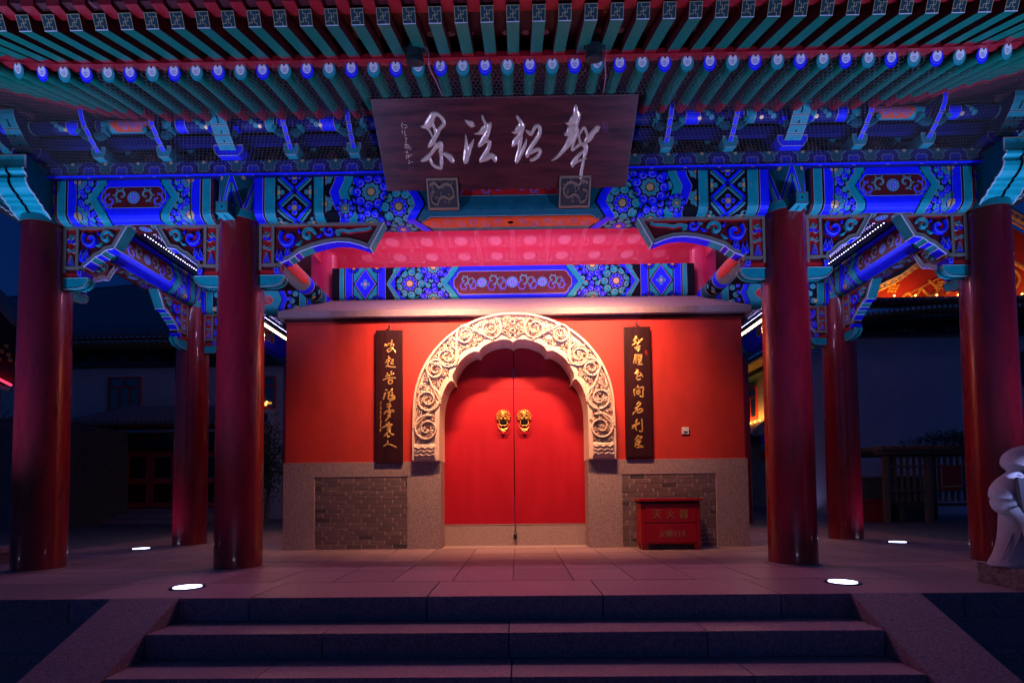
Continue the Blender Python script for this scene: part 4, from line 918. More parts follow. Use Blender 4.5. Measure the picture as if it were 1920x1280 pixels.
# round tie beams from the inner columns back to the wall pillars
for sx, nm in ((-1, 'left'), (1, 'right')):
    x = sx*2.91; r = .125
    fm = lambda u, v, h, x=x: (x+(r+h)*math.sin(v/r), u, 3.69-(r+h)*math.cos(v/r))   # v=0 at the underside
    C = 2*PI*r; br = [-C/2+C*i/24 for i in range(25)]
    P = Pat(fm, br); y0, y1 = .1, 2.42
    P.poly([(y0, -C/2), (y1, -C/2), (y1, C/2), (y0, C/2)], 'olive', 0)
    for a0, b0, m in ((1.62, 1.74, 'blue'), (1.76, 2.02, 'black'), (2.04, 2.20, 'teal_dark'), (2.22, 2.42, 'blue')):
        P.poly([(a0, -C/2), (b0, -C/2), (b0, C/2), (a0, C/2)], m, 1); P.poly([(a0-.008, -C/2), (a0, -C/2), (a0, C/2), (a0-.008, C/2)], 'line', 2)
    for k in range(9):
        P.swirl(1.89+.05*(-1)**k, -C/2+C*(k+.5)/9, .035, k, 'teal', 2)
    for vc in (-.165, .165):
        o = [(.2, vc-.085), (1.42, vc-.085), (1.52, vc-.05), (1.55, vc), (1.52, vc+.05), (1.42, vc+.085), (.2, vc+.085)]
        P.poly(o, 'line', 1); P.poly(shrink(o, .006), 'black', 2); P.poly(shrink(o, .014), 'orange' if vc*sx < 0 else 'red', 3)
        P.vine(.28, vc, 1.15, .12, 12, 'blue_', 4, 5, .006)
    P.disc(1.9, .06*-sx, .03, 'gold', 5, 10)
    t = empty('tie_beam', (x, 0, 3.69), 'round tie beam with red panels running from the inner %s column to the gate wall' % nm, 'beam', 'round tie beams')
    P.build('painted_ornament', t)
    s = MB(); s.lathe([(r-.002, .05), (r-.002, 2.43)], 24, 'teal_dark', (x, 0, 3.69), 'y'); s.build('timber', t)
    # square beam end poking out in front of the column
    g = MB(); q = x-.065
    g.box(q, q+.13, -.36, -.1, 3.605, 3.725, 'teal_dark'); g.build('beam_end', t, bevel=.003)
    fm2 = lambda u, v, h, q=q: (q+u, -.36-h, 3.725-v); P = Pat(fm2); P.line([(.012,.012),(.118,.012),(.118,.108),(.012,.108)], .005, 'line', 2, True); P.poly([(.02,.02),(.11,.02),(.11,.10),(.02,.10)], 'teal', 1); P.poly([(.055,.05),(.075,.05),(.075,.07),(.055,.07)], 'black', 2)
    P.fm = lambda u, v, h, q=q: (q+u, -.36+v, 3.605-h); P.poly([(0,0),(.13,0),(.13,.2),(0,.2)], 'teal_lit', 1); P.line([(.014,.012),(.116,.012),(.116,.19),(.014,.19)], .006, 'line', 2, True); P.poly([(.055,.05),(.07,.05),(.07,.13),(.055,.13)], 'black', 2)  # underside in the lightened teal, uplight held in the colour
    P.build('end_paint', t)

# ================================================================== corbels under the beams
def corbel_mesh(kind):
    """x outwards from the column, z downwards from the beam bottom; front at y=-.06"""
    if kind == 'long':
        top = [(0, 0), (1.33, 0)]
        bot = [(1.18, -.275), (1.08, -.235), (.97, -.205), (.85, -.197), (.72, -.213), (.57, -.252), (.43, -.305), (.38, -.345), (.32, -.385), (.235, -.42), (.225, -.50)]
        segs = ['teal', 'blue', 'blue', 'blue', 'blue', 'blue', 'teal', 'blue', 'teal', 'blue']
    else:
        top = [(0, 0), (.68, 0)]
        bot = [(.545, -.235), (.455, -.255), (.405, -.30), (.35, -.325), (.30, -.37), (.225, -.43), (.215, -.50)]
        segs = ['teal', 'blue', 'teal', 'blue', 'teal', 'blue']
    prof = top+bot+[(0, -.50)]
    yF, yB = -.045, .045
    g = MB(); n = len(prof)
    g.prism(prof, 'y', yF, yB, 'maroon'); board = g.mesh('board')
    # facets below
    g = MB(); cur = top[1]
    for i, b in enumerate(bot):
        if i >= len(segs): break
        a = top[1] if i == 0 else bot[i-1]
        dx, dz = b[0]-a[0], b[1]-a[1]; L = math.hypot(dx, dz); nx, nz = -dz/L, dx/L   # outward (down/right)
        if nz > 0 and i: nx, nz = -nx, -nz
        if i == 0: nx, nz = abs(nx), -abs(nz)
        o = .012; A = (a[0]+nx*o, a[1]+nz*o); B = (b[0]+nx*o, b[1]+nz*o)
        g.prism([a, A, B, b], 'y', -.066, .066, segs[i])
        # painted edge lines of each facet, paled to hold the highlights from below
        for yy in (-.066,):
            g.tube([(A[0], yy, A[1]), (B[0], yy, B[1])], .005, 5, 'pale')
        e = .008; 
        if kind == 'short' or i in (0, 6, 7, 8, 9):
            g.tube([(B[0], -.066, B[1]), (B[0], .066, B[1])], .006, 5, 'pale')
    facets = g.mesh('edge_band')
    # raised border
    g = MB()
    def rib(P, w, m='olive', y0=-.062, y1=-.045, closed=False):
        N = len(P); h = w/2; Lf = []; Rg = []
        for i in range(N):
            a = P[i-1] if (i or closed) else P[0]; b = P[(i+1) % N] if (i < N-1 or closed) else P[-1]
            tx, tz = b[0]-a[0], b[1]-a[1]; q = math.hypot(tx, tz) or 1; nx, nz = -tz/q, tx/q
            Lf.append((P[i][0]+nx*h, P[i][1]+nz*h)); Rg.append((P[i][0]-nx*h, P[i][1]-nz*h))
        for i in range(N if closed else N-1):
            j = (i+1) % N
            g.prism([Lf[i], Lf[j], Rg[j], Rg[i]], 'y', y0, y1, m)
    rib([(0, -.016), (top[1][0]-.02, -.016)], .032)
    rib([(top[1][0]-.022, -.01), (bot[0][0]-.012, bot[0][1]+.012)], .040, y0=-.0623)
    rib([(a-.004, b+.018) for a, b in bot], .036, y0=-.0626)
    rib([(.017, 0), (.017, -.5)], .034, y0=-.0629); rib([(.153, -.01), (.153, -.46)], .030, y0=-.0632)
    rib([(0, -.445), (.22, -.445)], .03, y0=-.0635)
    border = g.mesh('border')
    g = MB(); fm = lambda u, v, h: (u, -.047-h, v)
    # small upright panel
    z0, z1 = -.03, -.43
    g.prism([(.036, z0-.02), (.06, z0), (.11, z0), (.135, z0-.02), (.135, z1), (.036, z1)], 'y', -.050, -.046, 'red')
    for j, (cx, cz, r, m) in enumerate(((.085, -.10, .03, 'teal'), (.062, -.16, .024, 'blue'), (.108, -.16, .024, 'blue'), (.085, -.23, .028, 'red'), (.062, -.26, .02, 'teal'), (.108, -.26, .02, 'teal'))):
        d = 1 if cx < .085 else -1
        g.relief([(cx+r*(1-.8*t/8)*math.cos(d*t*.7), cz+r*(1-.8*t/8)*math.sin(d*t*.7)) for t in range(9)], [.008]*9, m, fm, .012)
        g.relief([(cx+r*1.25*math.cos(d*t*.7), cz+r*1.25*math.sin(d*t*.7)) for t in range(5)], [.0035]*5, 'line', fm, .012)
    for dx in (-.03, -.015, 0, .015, .03):
        g.relief([(.085+dx*.3, -.31), (.085+dx, -.41)], [.005, .009], 'blue', fm, .012); g.relief([(.085+dx*.3+.003, -.31), (.085+dx*1.1+.003, -.41)], [.0018, .002], 'line', fm, .0165)
    # scroll field
    def curl(cx, cz, r, m, d, a0, w, turns=14):
        P = [(cx+r*(1-.80*t/turns)*math.cos(a0+d*t*.45), cz+r*(1-.80*t/turns)*math.sin(a0+d*t*.45)) for t in range(turns+1)]
        ww = [w*(.5+.5*math.sin(PI*min(1, .18+t/turns*.8))) for t in range(turns+1)]
        g.relief(P, ww, m, fm, .026); g.relief([(p[0]+(cx-p[0])*-.20, p[1]+(cz-p[1])*-.20) for p in P], [.0035]*(turns+1), 'line', fm, .028)
        g.relief([(cx+r*.45*math.cos(a0+t*.7), cz+r*.45*math.sin(a0+t*.7)) for t in range(7)], [w*.7]*7, 'red', fm, .014)
    if kind == 'long':
        g.prism([(.17, -.035), (1.24, -.035), (1.16, -.19), (1.05, -.19), (.85, -.17), (.6, -.20), (.45, -.26), (.2, -.38), (.17, -.38)], 'y', -.0475, -.0455, 'maroon')
        g.prism([(.2, -.03), (1.24, -.03), (1.235, -.05), (.2, -.05)], 'y', -.052, -.046, 'red')
        curl(.32, -.16, .095, 'blue', 1, 2.4, .034); curl(.53, -.125, .072, 'teal', 1, .2, .026); curl(.76, -.09, .055, 'blue', 1, 2.6, .022)
        for a, b, m in (((.40, -.235), (.47, -.19), 'teal'), ((.62, -.15), (.68, -.12), 'blue'), ((.2, -.14), (.25, -.17), 'teal'), ((.42, -.07), (.45, -.10), 'blue'), ((.66, -.07), (.7, -.06), 'teal'), ((.83, -.13), (.88, -.10), 'teal')):
            g.relief([a, ((a[0]+b[0])/2, (a[1]+b[1])/2-.01), b], [.006, .018, .004], m, fm, .022)
        W_ = smooth_pts([(.82, -.10), (.90, -.085), (.97, -.10), (1.05, -.085), (1.15, -.08), (1.2, -.06)], 3)
        g.relief(W_, [.014]*len(W_), 'teal', fm, .018); g.relief([(a, b+.014) for a, b in W_], [.003]*len(W_), 'line', fm, .02); g.relief([(a, b-.018) for a, b in W_], [.008]*len(W_), 'red', fm, .012)
        hills = ((.20, -.33, .05), (.24, -.35, .07), (.30, -.30, .05), (.33, -.295, .04))
    else:
        g.prism([(.2, -.03), (.60, -.03), (.59, -.05), (.2, -.05)], 'y', -.052, -.046, 'red')
        curl(.295, -.14, .085, 'blue', 1, 2.4, .030); curl(.465, -.12, .065, 'teal', 1, .4, .024)
        for a, b, m in (((.36, -.215), (.42, -.18), 'teal'), ((.37, -.06), (.39, -.09), 'blue'), ((.2, -.1), (.22, -.15), 'teal')):
            g.relief([a, ((a[0]+b[0])/2, (a[1]+b[1])/2-.01), b], [.006, .016, .004], m, fm, .022)
        hills = ((.20, -.31, .06), (.235, -.33, .07), (.26, -.285, .04))
    for hx, hz, r in hills:
        g.relief([(hx, hz-.05), (hx, hz), (hx+.004, hz+r)], [r*.55, r*.40, .003], 'blue', fm, .018); g.relief([(hx-r*.4, hz-.03), (hx, hz+r*.6), (hx+r*.4, hz-.03)], [.003]*3, 'line', fm, .022)
    carving = g.mesh('carving')
    # foot pieces: square block, red rail, curved bottom bracket
    g = MB()
    g.box(0, .17, -.05, .05, -.535, -.50, 'red')
    g.prism([(.165, -.485), (.225, -.485), (.215, -.545), (.175, -.545)], 'y', -.075, .075, 'blue'); g.prism([(.172, -.490), (.218, -.490), (.210, -.538), (.180, -.538)], 'y', -.077, -.0755, 'line'); g.prism([(.177, -.495), (.213, -.495), (.206, -.533), (.184, -.533)], 'y', -.0785, -.0775, 'blue')
    low = [(0, -.55), (.265, -.55), (.27, -.58), (.255, -.615), (.225, -.645), (.17, -.665), (0, -.675)]
    g.prism(low, 'y', -.05, .05, 'teal'); 
    g.tube([(0, -.053, -.553), (.262, -.053, -.553)], .004, 5, 'line'); g.tube([(x, -.053, z) for x, z in low[1:]], .0045, 5, 'line'); g.tube([(x, .0, z-.002) for x, z in low[1:]], .006, 5, 'black')
    foot = g.mesh('bracket_foot')
    return [('board', board), ('edge_band', facets), ('border', border), ('carving', carving), ('bracket_foot', foot)]
CM = {k: corbel_mesh(k) for k in ('long', 'short')}
def corbel(kind, loc, rz, flip, label, sc=1):
    t = empty('carved_corbel', loc, label, 'corbel', 'carved corbels under the beams', rz)
    t.scale = (-sc if flip else sc, 1, sc)
    for n, me in CM[kind]: inst(n, me, t)
corbel('long', (-A_+.21, 0, BB), 0, False, 'long carved corbel reaching right from the inner left front column')
corbel('long', (A_-.21, 0, BB), 0, True, 'long carved corbel reaching left from the inner right front column')
corbel('short', (-B_+.22, 0, BB), 0, False, 'short carved corbel reaching right from the far left front column')
corbel('short', (-A_-.21, 0, BB), 0, True, 'short carved corbel reaching left from the inner left front column')
corbel('short', (A_+.21, 0, BB), 0, False, 'short carved corbel reaching right from the inner right front column')
corbel('short', (B_-.22, 0, BB), 0, True, 'short carved corbel reaching left from the far right front column')
corbel('short', (-B_, .22, BB), PI/2, False, 'carved corbel under the left side beam, nearest the front column')
corbel('short', (-B_, D_-.22, BB), PI/2, True, 'carved corbel under the left side beam at the rear column')
corbel('short', (B_, .22, BB), -PI/2, True, 'carved corbel under the right side beam, nearest the front column')
corbel('short', (B_, D_-.22, BB), -PI/2, False, 'carved corbel under the right side beam at the rear column')
corbel('short', (-B_+.2, D_, 3.56), 0, False, 'carved corbel under the rear left cross beam', .9)
corbel('short', (B_-.2, D_, 3.56), 0, True, 'carved corbel under the rear right cross beam', .9)

# stepped beam heads beyond the corner columns
hp = [(0, .53), (.40, .53), (.40, .40), (.425, .385), (.42, .36), (.39, .345), (.38, .32), (.395, .30), (.385, .26), (.36, .225), (.32, .195), (.295, .19), (.285, .165), (.255, .155), (.24, .13), (.205, .12), (.185, .085), (.14, .07), (.10, .03), (0, .02)]
def head(loc, rz, label):
    t = empty('beam_head', loc, label, 'beam head', 'stepped beam heads at the corner columns', rz)
    g = MB(); sides = ['teal']*len(hp)
    g.prism(hp, 'x', -.17, .17, 'teal_lit', 'teal')   # profile in local (y,z); y = forward; steps lightened as if uplit
    o = inst('timber', g.mesh('timber'), t)
    g = MB()
    for xx in (-.172, .172): g.tube([(xx, a, b) for a, b in hp[1:-1]], .008, 6, 'pale')
    for yy in (0,): g.tube([(0, a+.004, b-.004) for a, b in hp[2:-1]], .012, 5, 'black')
    g.tube([(.174, .03, .09), (.174, .03, .5)], .006, 5, 'line'); g.tube([(-.172, .40, .53), (.172, .40, .53)], .008, 6, 'olive')
    inst('edge_lines', g.mesh('edge_lines'), t)
for sx, nm in ((-1, 'left'), (1, 'right')):
    head((sx*B_, -.06, BB), PI, 'teal stepped beam head facing forward above the far %s column' % nm)
    head((sx*(B_+.06), 0, BB), PI/2 if sx < 0 else -PI/2, 'teal stepped beam head pointing outward above the far %s column' % nm)

# ================================================================== plate beam with cloud pattern and blue rail
def cloud_plate(name, x0, x1, y, label, rz=0, loc=None):
    L = x1-x0; fm = lambda u, v, h: (u, -.20-h, .16-v)
    P = Pat(fm, (), (0, L, 0, .16)); P.poly([(0, 0), (L, 0), (L, .16), (0, .16)], 'blue_dark', 1); rnd = random.Random(int(L*7))
    n = int(L/.17)
    for i in range(n):
        u = .085+i*L/n; m = 'blue_mid' if i % 2 else 'teal_dark'; d = 1 if i % 2 else -1
        b = [(u-.10, .08+d*.075), (u-.05, .08+d*.03), (u-.06, .08-d*.0), (u-.03, .08-d*.035), (u, .08-d*.02), (u+.03, .08-d*.035), (u+.06, .08), (u+.05, .08+d*.03), (u+.10, .08+d*.075)]
        b = smooth_pts(b, 2); P.poly(b, m, 2); P.line(b, .004, 'line', 3)
        P.disc(u, .08+d*.07, .018, 'gold', 4, 8)
    t = empty(name, loc or ((x0), y, BT+.01), label, 'beam', 'painted plate beams', rz)
    s = MB(); s.box(0, L, -.20, .20, 0, .16, 'blue_dark'); inst('timber', s.mesh('timber'), t); inst('painted_ornament', P.mesh('painted_ornament'), t)
    s = MB(); s.tube([(0, -.215, .012), (L*.33, -.213, .008), (L*.66, -.216, .012), (L, -.215, .01)], .011, 8, 'blue'); inst('blue_rail', s.mesh('blue_rail'), t)
cloud_plate('plate_beam', -5.35, 5.35, 0, 'long plate beam with blue cloud pattern along the whole front above the columns')
cloud_plate('plate_beam', 0, 6.0, 0, 'plate beam with cloud pattern running back on the left side', PI/2, (-B_, .2, BT+.01))
cloud_plate('plate_beam', 0, 6.0, 0, 'plate beam with cloud pattern running back on the right side', -PI/2, (B_, 6.2, BT+.01))

# ================================================================== bracket sets
ZP = BT+.17
def bracket_meshes(wide):
    out = []
    w = .17 if wide else .052; m = 'teal' if wide else 'blue'; mc = 'blue' if wide else 'teal'; cw = .15 if wide else .072
    g = MB(); g.prism([(-cw, .12), (cw, .12), (cw, .07), (cw*.72, .01), (-cw*.72, .01), (-cw, .07)], 'y', -.27, -.07, mc)
    for a, b in (((-cw, .12), (-cw, .07)), ((-cw, .07), (-cw*.72, .01)), ((-cw*.72, .01), (cw*.72, .01)), ((cw*.72, .01), (cw, .07)), ((cw, .07), (cw, .12)), ((cw, .12), (-cw, .12))):
        g.tube([(a[0], -.272, a[1]), (b[0], -.272, b[1])], .0035, 4, 'line')
    out.append(('cup_block', g.mesh('cup_block')))
    pl = [(-.235, .05), (-.30, .085), (-.375, .14), (-.385, .155), (-.445, .215), (-.485, .27), (-.505, .32), (-.508, .365)]
    segs = [(0, 1.0), (1.0, 2.0), (3.0, 4.0), (4.0, 7.0)]
    g = MB(); prof = pl+[(-.36, .365), (-.20, .22), (-.10, .12)]
    g.prism(prof, 'x', -w/2, w/2, 'blue_dark' if not wide else 'teal_dark', 'blue_dark')
    acc = [0]
    for a, b in zip(pl, pl[1:]): acc.append(acc[-1]+math.dist(a, b))
    def fm(u, v, h):
        v = max(0, min(acc[-1], v)); j = 0
        while j < len(pl)-2 and acc[j+1] < v: j += 1
        q = (v-acc[j])/(acc[j+1]-acc[j]); a, b = pl[j], pl[j+1]; L = math.dist(a, b); ny, nz = -(b[1]-a[1])/L, (b[0]-a[0])/L
        return (u, a[0]+(b[0]-a[0])*q+ny*h, a[1]+(b[1]-a[1])*q+nz*h)
    P = Pat(fm, acc[1:-1], step=.001)
    T = acc[-1]; cuts = [0, T*.22, T*.24, T*.40, T*.42, T*.60, T*.62, T]
    for i in range(0, 8, 2):
        a, b = cuts[i], cuts[i+1]; hw = w/2-.003
        P.poly([(-hw, a), (hw, a), (hw, b), (-hw, b)], 'line', 1); P.poly([(-hw+.004, a+.004), (hw-.004, a+.004), (hw-.004, b-.004), (-hw+.004, b-.004)], m, 2)
        if wide: P.poly([(-.008, a+.01), (.008, a+.01), (.008, a+(b-a)*.45), (-.008, a+(b-a)*.45)], 'black', 3)
    out.append(('slanted_arm', (g, P)))
    g.v += []; b0 = len(g.v); g.v += P.v
    for f, mi in zip(P.f, P.m): g.f.append([b0+i for i in f]); g.m.append(g.mi(P.names[mi]))
    out[-1] = ('slanted_arm', g.mesh('slanted_arm'))
    # cloud-shaped upper head behind the arm
    g = MB(); cp_ = smooth_pts([(-.10, .14), (-.17, .17), (-.28, .20), (-.37, .27), (-.42, .345), (-.42, .40), (-.39, .425), (-.35, .42), (-.32, .45), (-.26, .46), (-.18, .42), (-.11, .36)], 2)
    g.prism(cp_, 'x', -.014, .014, 'blue_dark')
    for sx in (-.016, .016):
        for d in (0, .028, .06):
            q = shrink([(a, b) for a, b in cp_], .008+d)
            g.tube([(sx, a, b) for a, b in q[2:]], .0028, 4, 'line')
    out.append(('cloud_head', g.mesh('cloud_head')))
    for yy, zz, L in ((-.03, .12, .30), (-.03, .24, .42), (-.34, .16, .26)):
        g = MB()
        pr = [(-L/2, zz+.05), (-L/2, zz+.03), (-L/2+.05, zz), (L/2-.05, zz), (L/2, zz+.03), (L/2, zz+.05)]
        g.prism(pr, 'y', yy-.03, yy+.03, 'blue_dark' if zz > .2 else 'teal_dark')
        for sx in (-1, 1): g.prism([(sx*L/2-.03, zz+.09), (sx*L/2+.03, zz+.09), (sx*L/2+.022, zz+.05), (sx*L/2-.022, zz+.05)], 'y', yy-.035, yy+.035, mc)
        out.append(('cross_arm', g.mesh('cross_arm')))
    return out
BM = {k: bracket_meshes(k) for k in (False, True)}
def bracket(x, y, rz, wide, label):
    t = empty('bracket_set', (x, y, ZP), label, 'bracket', 'bracket sets under the eaves', rz)
    for n, me in BM[wide]: inst(n, me, t)
ordw = ['first', 'second', 'third', 'fourth', 'fifth', 'sixth', 'seventh', 'eighth', 'ninth', 'tenth', 'eleventh', 'twelfth', 'thirteenth', 'fourteenth']
xs = [-4.25, -3.57, -2.90, -2.25, -1.60, -.955, -.315, .315, .955, 1.60, 2.25, 2.88, 3.56, 4.25]
for i, x in enumerate(xs):
    wide = abs(abs(x)-2.89) < .05
    hid = abs(x) < 1.3
    bracket(x, 0, 0, wide, ('wide teal bracket set over the inner %s column' % ('left' if x < 0 else 'right')) if wide else
            ('bracket set hidden behind the name board, %s from the left' % ordw[i] if hid else 'blue bracket set under the eaves, %s from the left of the front row' % ordw[i]))
for sx in (-1, 1):
    for j, y in enumerate((.75, 1.40, 2.0)): bracket(sx*B_, y, PI/2*(-1 if sx < 0 else 1), False, 'bracket set on the outer %s side beam, %s from the front' % ('left' if sx < 0 else 'right', ordw[j]))
# corner bracket
for sx in (-1, 1):
    t = empty('corner_bracket', (sx*B_, 0, ZP), 'large bracket cluster over the far %s corner column' % ('left' if sx < 0 else 'right'), 'bracket')
    for k, a in enumerate((0, -sx*PI/4, -sx*PI/2)):
        for n, me in BM[True]:
            if n != 'cross_arm': inst(n, me, t, rot=(0, 0, -a if sx < 0 else -a))

# padding boards with flame jewels
pb = empty('flame_frieze', (0, 0, ZP), 'dark painted panels with red flame motifs between the bracket sets', 'panel')
s = MB(); s.box(-5.2, 5.2, .02, .05, ZP, ZP+.6, 'black'); s.build('back_board', pb)
fmp = lambda u, v, h: (u, .02-h, ZP+v)
mids = [-4.62, -3.92, -3.25, -2.58, -1.93, -1.28, -.635, 0, .635, 1.28, 1.93, 2.58, 3.25, 3.92, 4.62]
for x in mids:
    P = Pat(fmp)
    fl = smooth_pts([(x-.15, .03), (x-.12, .10), (x-.08, .13), (x-.06, .19), (x, .235), (x+.06, .19), (x+.08, .13), (x+.12, .10), (x+.15, .03)], 2)
    P.poly(fl, 'red', 1)
    for k in range(7):
        a = PI*(.12+.76*k/6); P.line([(x+.04*math.cos(a), .05+.05*math.sin(a)), (x+.12*math.cos(a), .05+.14*math.sin(a))], .007, 'line', 3)
    P.poly([(x-.085, .03), (x, .175), (x+.085, .03)], 'olive', 2); P.disc(x, .07, .042, 'blue', 4, 10); P.ring(x, .07, .042, .005, 'line', 5, 10); P.disc(x, .07, .018, 'line', 5, 8)
    for q in (-.19, .19): P.disc(x+q, .03, .02, 'gold', 3, 8)
    P.build('flame_jewel', pb)
for sx in (-1, 1):
    s = MB(); s.box(sx*B_-.015, sx*B_+.015, .05, 6.3, ZP, ZP+.6, 'blue_dark'); s.build('back_board', pb)

# eave ties and purlin
pu = empty('eave_purlin', (0, -.42, 4.47), 'round eave purlin with blue, teal and orange painted bands', 'purlin')
r = .062; C = 2*PI*r; yc, zc = -.30, 4.548
fm = lambda u, v, h: (u, yc-(r+h)*math.cos(v/r), zc-(r+h)*math.sin(v/r))
P = Pat(fm, [-C/2+C*i/20 for i in range(21)]); v0, v1 = -C*.28, C*.36
P.poly([(-5.6, -C/2), (5.6, -C/2), (5.6, C/2), (-5.6, C/2)], 'blue_dark', 0)
def pband(a, b, m, lay=1):
    P.poly([(a, v0), (b, v0), (b, v1), (a, v1)], m, lay); 
    for q in (a, b): P.poly([(q-.003, v0), (q+.003, v0), (q+.003, v1), (q-.003, v1)], 'line', lay+1)
for sx in (-1, 1):
    for a, b, m in ((5.25, 5.08, 'blue'), (5.04, 4.9, 'teal'), (4.52, 4.40, 'blue'), (4.36, 4.22, 'teal'), (3.40, 3.30, 'blue'), (3.08, 2.95, 'teal'), (2.48, 2.39, 'teal'), (2.36, 2.20, 'blue'), (1.92, 1.78, 'blue'), (1.60, 1.48, 'teal')):
        pband(min(sx*a, sx*b), max(sx*a, sx*b), m)
    c = sx*3.80; P.poly([(c-.32, v0*.55), (c+.32, v0*.55), (c+.36, v0*.2), (c+.36, v1*.2), (c+.30, v1*.75), (c-.30, v1*.75), (c-.36, v1*.2), (c-.36, v0*.2)], 'teal', 1)
    P.poly([(c-.22, v0*.5), (c+.22, v0*.5), (c+.27, 0), (c+.22, v1*.6), (c-.22, v1*.6), (c-.27, 0)], 'orange', 2); P.vine(c-.2, .01, .4, .1, 8, 'blue_', 3, 6, .008)
    for cx in (3.17, 2.0, 2.62, 4.62):
        for k in range(3): P.swirl(sx*cx+.04*(k-1), -.03+.035*k, .026, k, 'teal', 2)
        P.disc(sx*(cx-.08), .05, .02, 'gold', 3, 8)
P.build('painted_ornament', pu)
g = MB(); g.box(-5.5, 5.5, -.20, -.14, 4.42, 4.505, 'blue_dark'); g.box(-5.5, 5.5, -.27, -.24, 4.59, 4.66, 'black'); g.build('eave_tie', pu)


# ================================================================== eaves: rafters
ev = empty('eaves', (0, -1.3, 4.3), 'overhanging eaves of green round rafters and square flying rafters with red boards', 'eaves')
XE = 3.6; SPC = .1853
def round_rafter_mesh():
    L = .80; r = .046; g = MB()
    g.lathe([(r, 0), (r, L*.80)], 14, 'green', (0, 0, 0), 'y'); g.lathe([(r*1.002, L*.80), (r, L)], 14, 'rafter_red', (0, 0, 0), 'y'); return g.mesh('round_rafter', smooth=False)
rr_me = round_rafter_mesh()
def end_mesh(m):
    P = Pat(lambda u, v, h: (u, -h, v), step=.0009); r = .047
    P.disc(0, 0, r, m, 1, 18); P.disc(0, .006, r*.80, 'line', 2, 16); P.disc(0, .006, r*.77, m, 3, 16); P.disc(0, .012, r*.66, 'pale', 4, 14)
    for a in (-.5, .5, 0): P.ring(a*.018, .004-abs(a)*.006, .010, .0018, m, 5, 8)
    P.disc(0, .033, .0075, 'black', 6, 8); return P.mesh('rafter_end')
re_me = {m: end_mesh(m) for m in ('blue', 'teal')}
def fly_mesh():
    g = MB(); w, h = .046, .10; L = .66
    for a, b, mb in ((0, L*.80, 'green'), (L*.80, L, 'rafter_red')):
        g.face([(-w, a, 0), (w, a, 0), (w, b, 0), (-w, b, 0)], mb)
        for x in (-w, w): g.face([(x, a, 0), (x, b, 0), (x, b, h), (x, a, h)], 'board_red')
    g.face([(-w, 0, h), (w, 0, h), (w, L, h), (-w, L, h)], 'rafter_red')
    g.face([(-w, 0, 0), (w, 0, 0), (w, 0, h), (-w, 0, h)], 'teal_dark'); g.face([(-w, L, 0), (w, L, 0), (w, L, h), (-w, L, h)], 'rafter_red')
    return g.mesh('flying_rafter')
fl_me = fly_mesh()
def fret_mesh():
    w, h = .046, .10; P = Pat(lambda u, v, hh: (u, -hh, v), step=.0009)
    P.poly([(-w, 0), (w, 0), (w, h), (-w, h)], 'black_teal', 1)
    q = .0042; P.line([(-w+q/2, q/2), (w-q/2, q/2), (w-q/2, h-q/2), (-w+q/2, h-q/2)], q, 'gold_dull', 2, True)
    c = h/2; a, b = .017, .024
    for s in (1, -1):
        P.line([(0, c), (s*a, c), (s*a, c+s*b), (s*(w-q), c+s*b)], q, 'gold_dull', 2)
        P.line([(0, c), (0, c+s*b), (-s*a, c+s*b), (-s*a, c+s*(h/2-q))], q, 'gold_dull', 3)
    P.poly([(-w, -.001), (w, -.001), (w, .004), (-w, .004)], 'pale', 4)
    return P.mesh('fret_panel')
fr_me = fret_mesh()
def place(o, a, b):
    """orient local +Y from a to b keeping +Z up"""
    a = Vector(a); b = Vector(b); y = (b-a).normalized(); x = y.cross(Vector((0,0,1))).normalized(); z = x.cross(y)
    mw = Matrix((x, y, z)).transposed().to_4x4(); mw.translation = a-ev.location; o.matrix_local = mw
def raise_(x): return max(0, abs(x)-3.3)**2*.10
rx = []
N = 31
for i in range(-N, N+1):
    xe = i*SPC; s = 1 if xe >= 0 else -1; k = abs(xe)-XE
    xt = xe if k < 0 else s*(XE+k*.52)
    ze = 4.285+raise_(xe)*.55; zt = 4.545+max(0, abs(xt)-3.2)**2*.13; ye = -1.31-max(0, abs(xe)-3.9)*.10
    a = (xe, ye, ze); b = (xt, -.25, zt)
    o = bpy.data.objects.new('round_rafter', rr_me); COL.objects.link(o); o.parent = ev; place(o, a, b)
    e = bpy.data.objects.new('rafter_end', re_me['blue' if i % 2 else 'teal']); COL.objects.link(e); e.parent = o; e.location = (0, -.001, 0)
    # end face stands upright
    e.scale = (1.14, 1, 1.36); e.location = (0, -.002, -.006)
    rx.append((a, b))
FX = 30
for i in range(-FX, FX+1):
    xe = i*SPC+.05; s = 1 if xe >= 0 else -1; k = abs(xe)-XE; xt = xe if k < 0 else s*(XE+k*.78)
    a = (xe, -1.90-max(0, abs(xe)-3.9)*.1, 4.118+raise_(xe)*.6); b = (xt, -1.33, 4.345+raise_(xt)*.55)
    o = bpy.data.objects.new('flying_rafter', fl_me); COL.objects.link(o); o.parent = ev; place(o, a, b)
    e = bpy.data.objects.new('fret_panel', fr_me); COL.objects.link(e); e.parent = o; e.location = (0, -.002, 0)
def sheet(name, f0, f1, m, th=.012, n=44):
    g = MB()
    for i in range(n):
        xa, xb = -5.8+11.6*i/n, -5.8+11.6*(i+1)/n
        A, B = f0(xa), f0(xb); Cc, Dd = f1(xb), f1(xa)
        for dz, rev in ((0, 0), (th, 1)):
            q = [(p[0], p[1], p[2]+dz) for p in (A, B, Cc, Dd)]
            g.face(q if not rev else q[::-1], m)
        g.face([A, B, (B[0], B[1], B[2]+th), (A[0], A[1], A[2]+th)], m); g.face([Dd, Cc, (Cc[0], Cc[1], Cc[2]+th), (Dd[0], Dd[1], Dd[2]+th)], m)
    return g.build(name, ev)
rz_ = lambda x: raise_(x)*.55
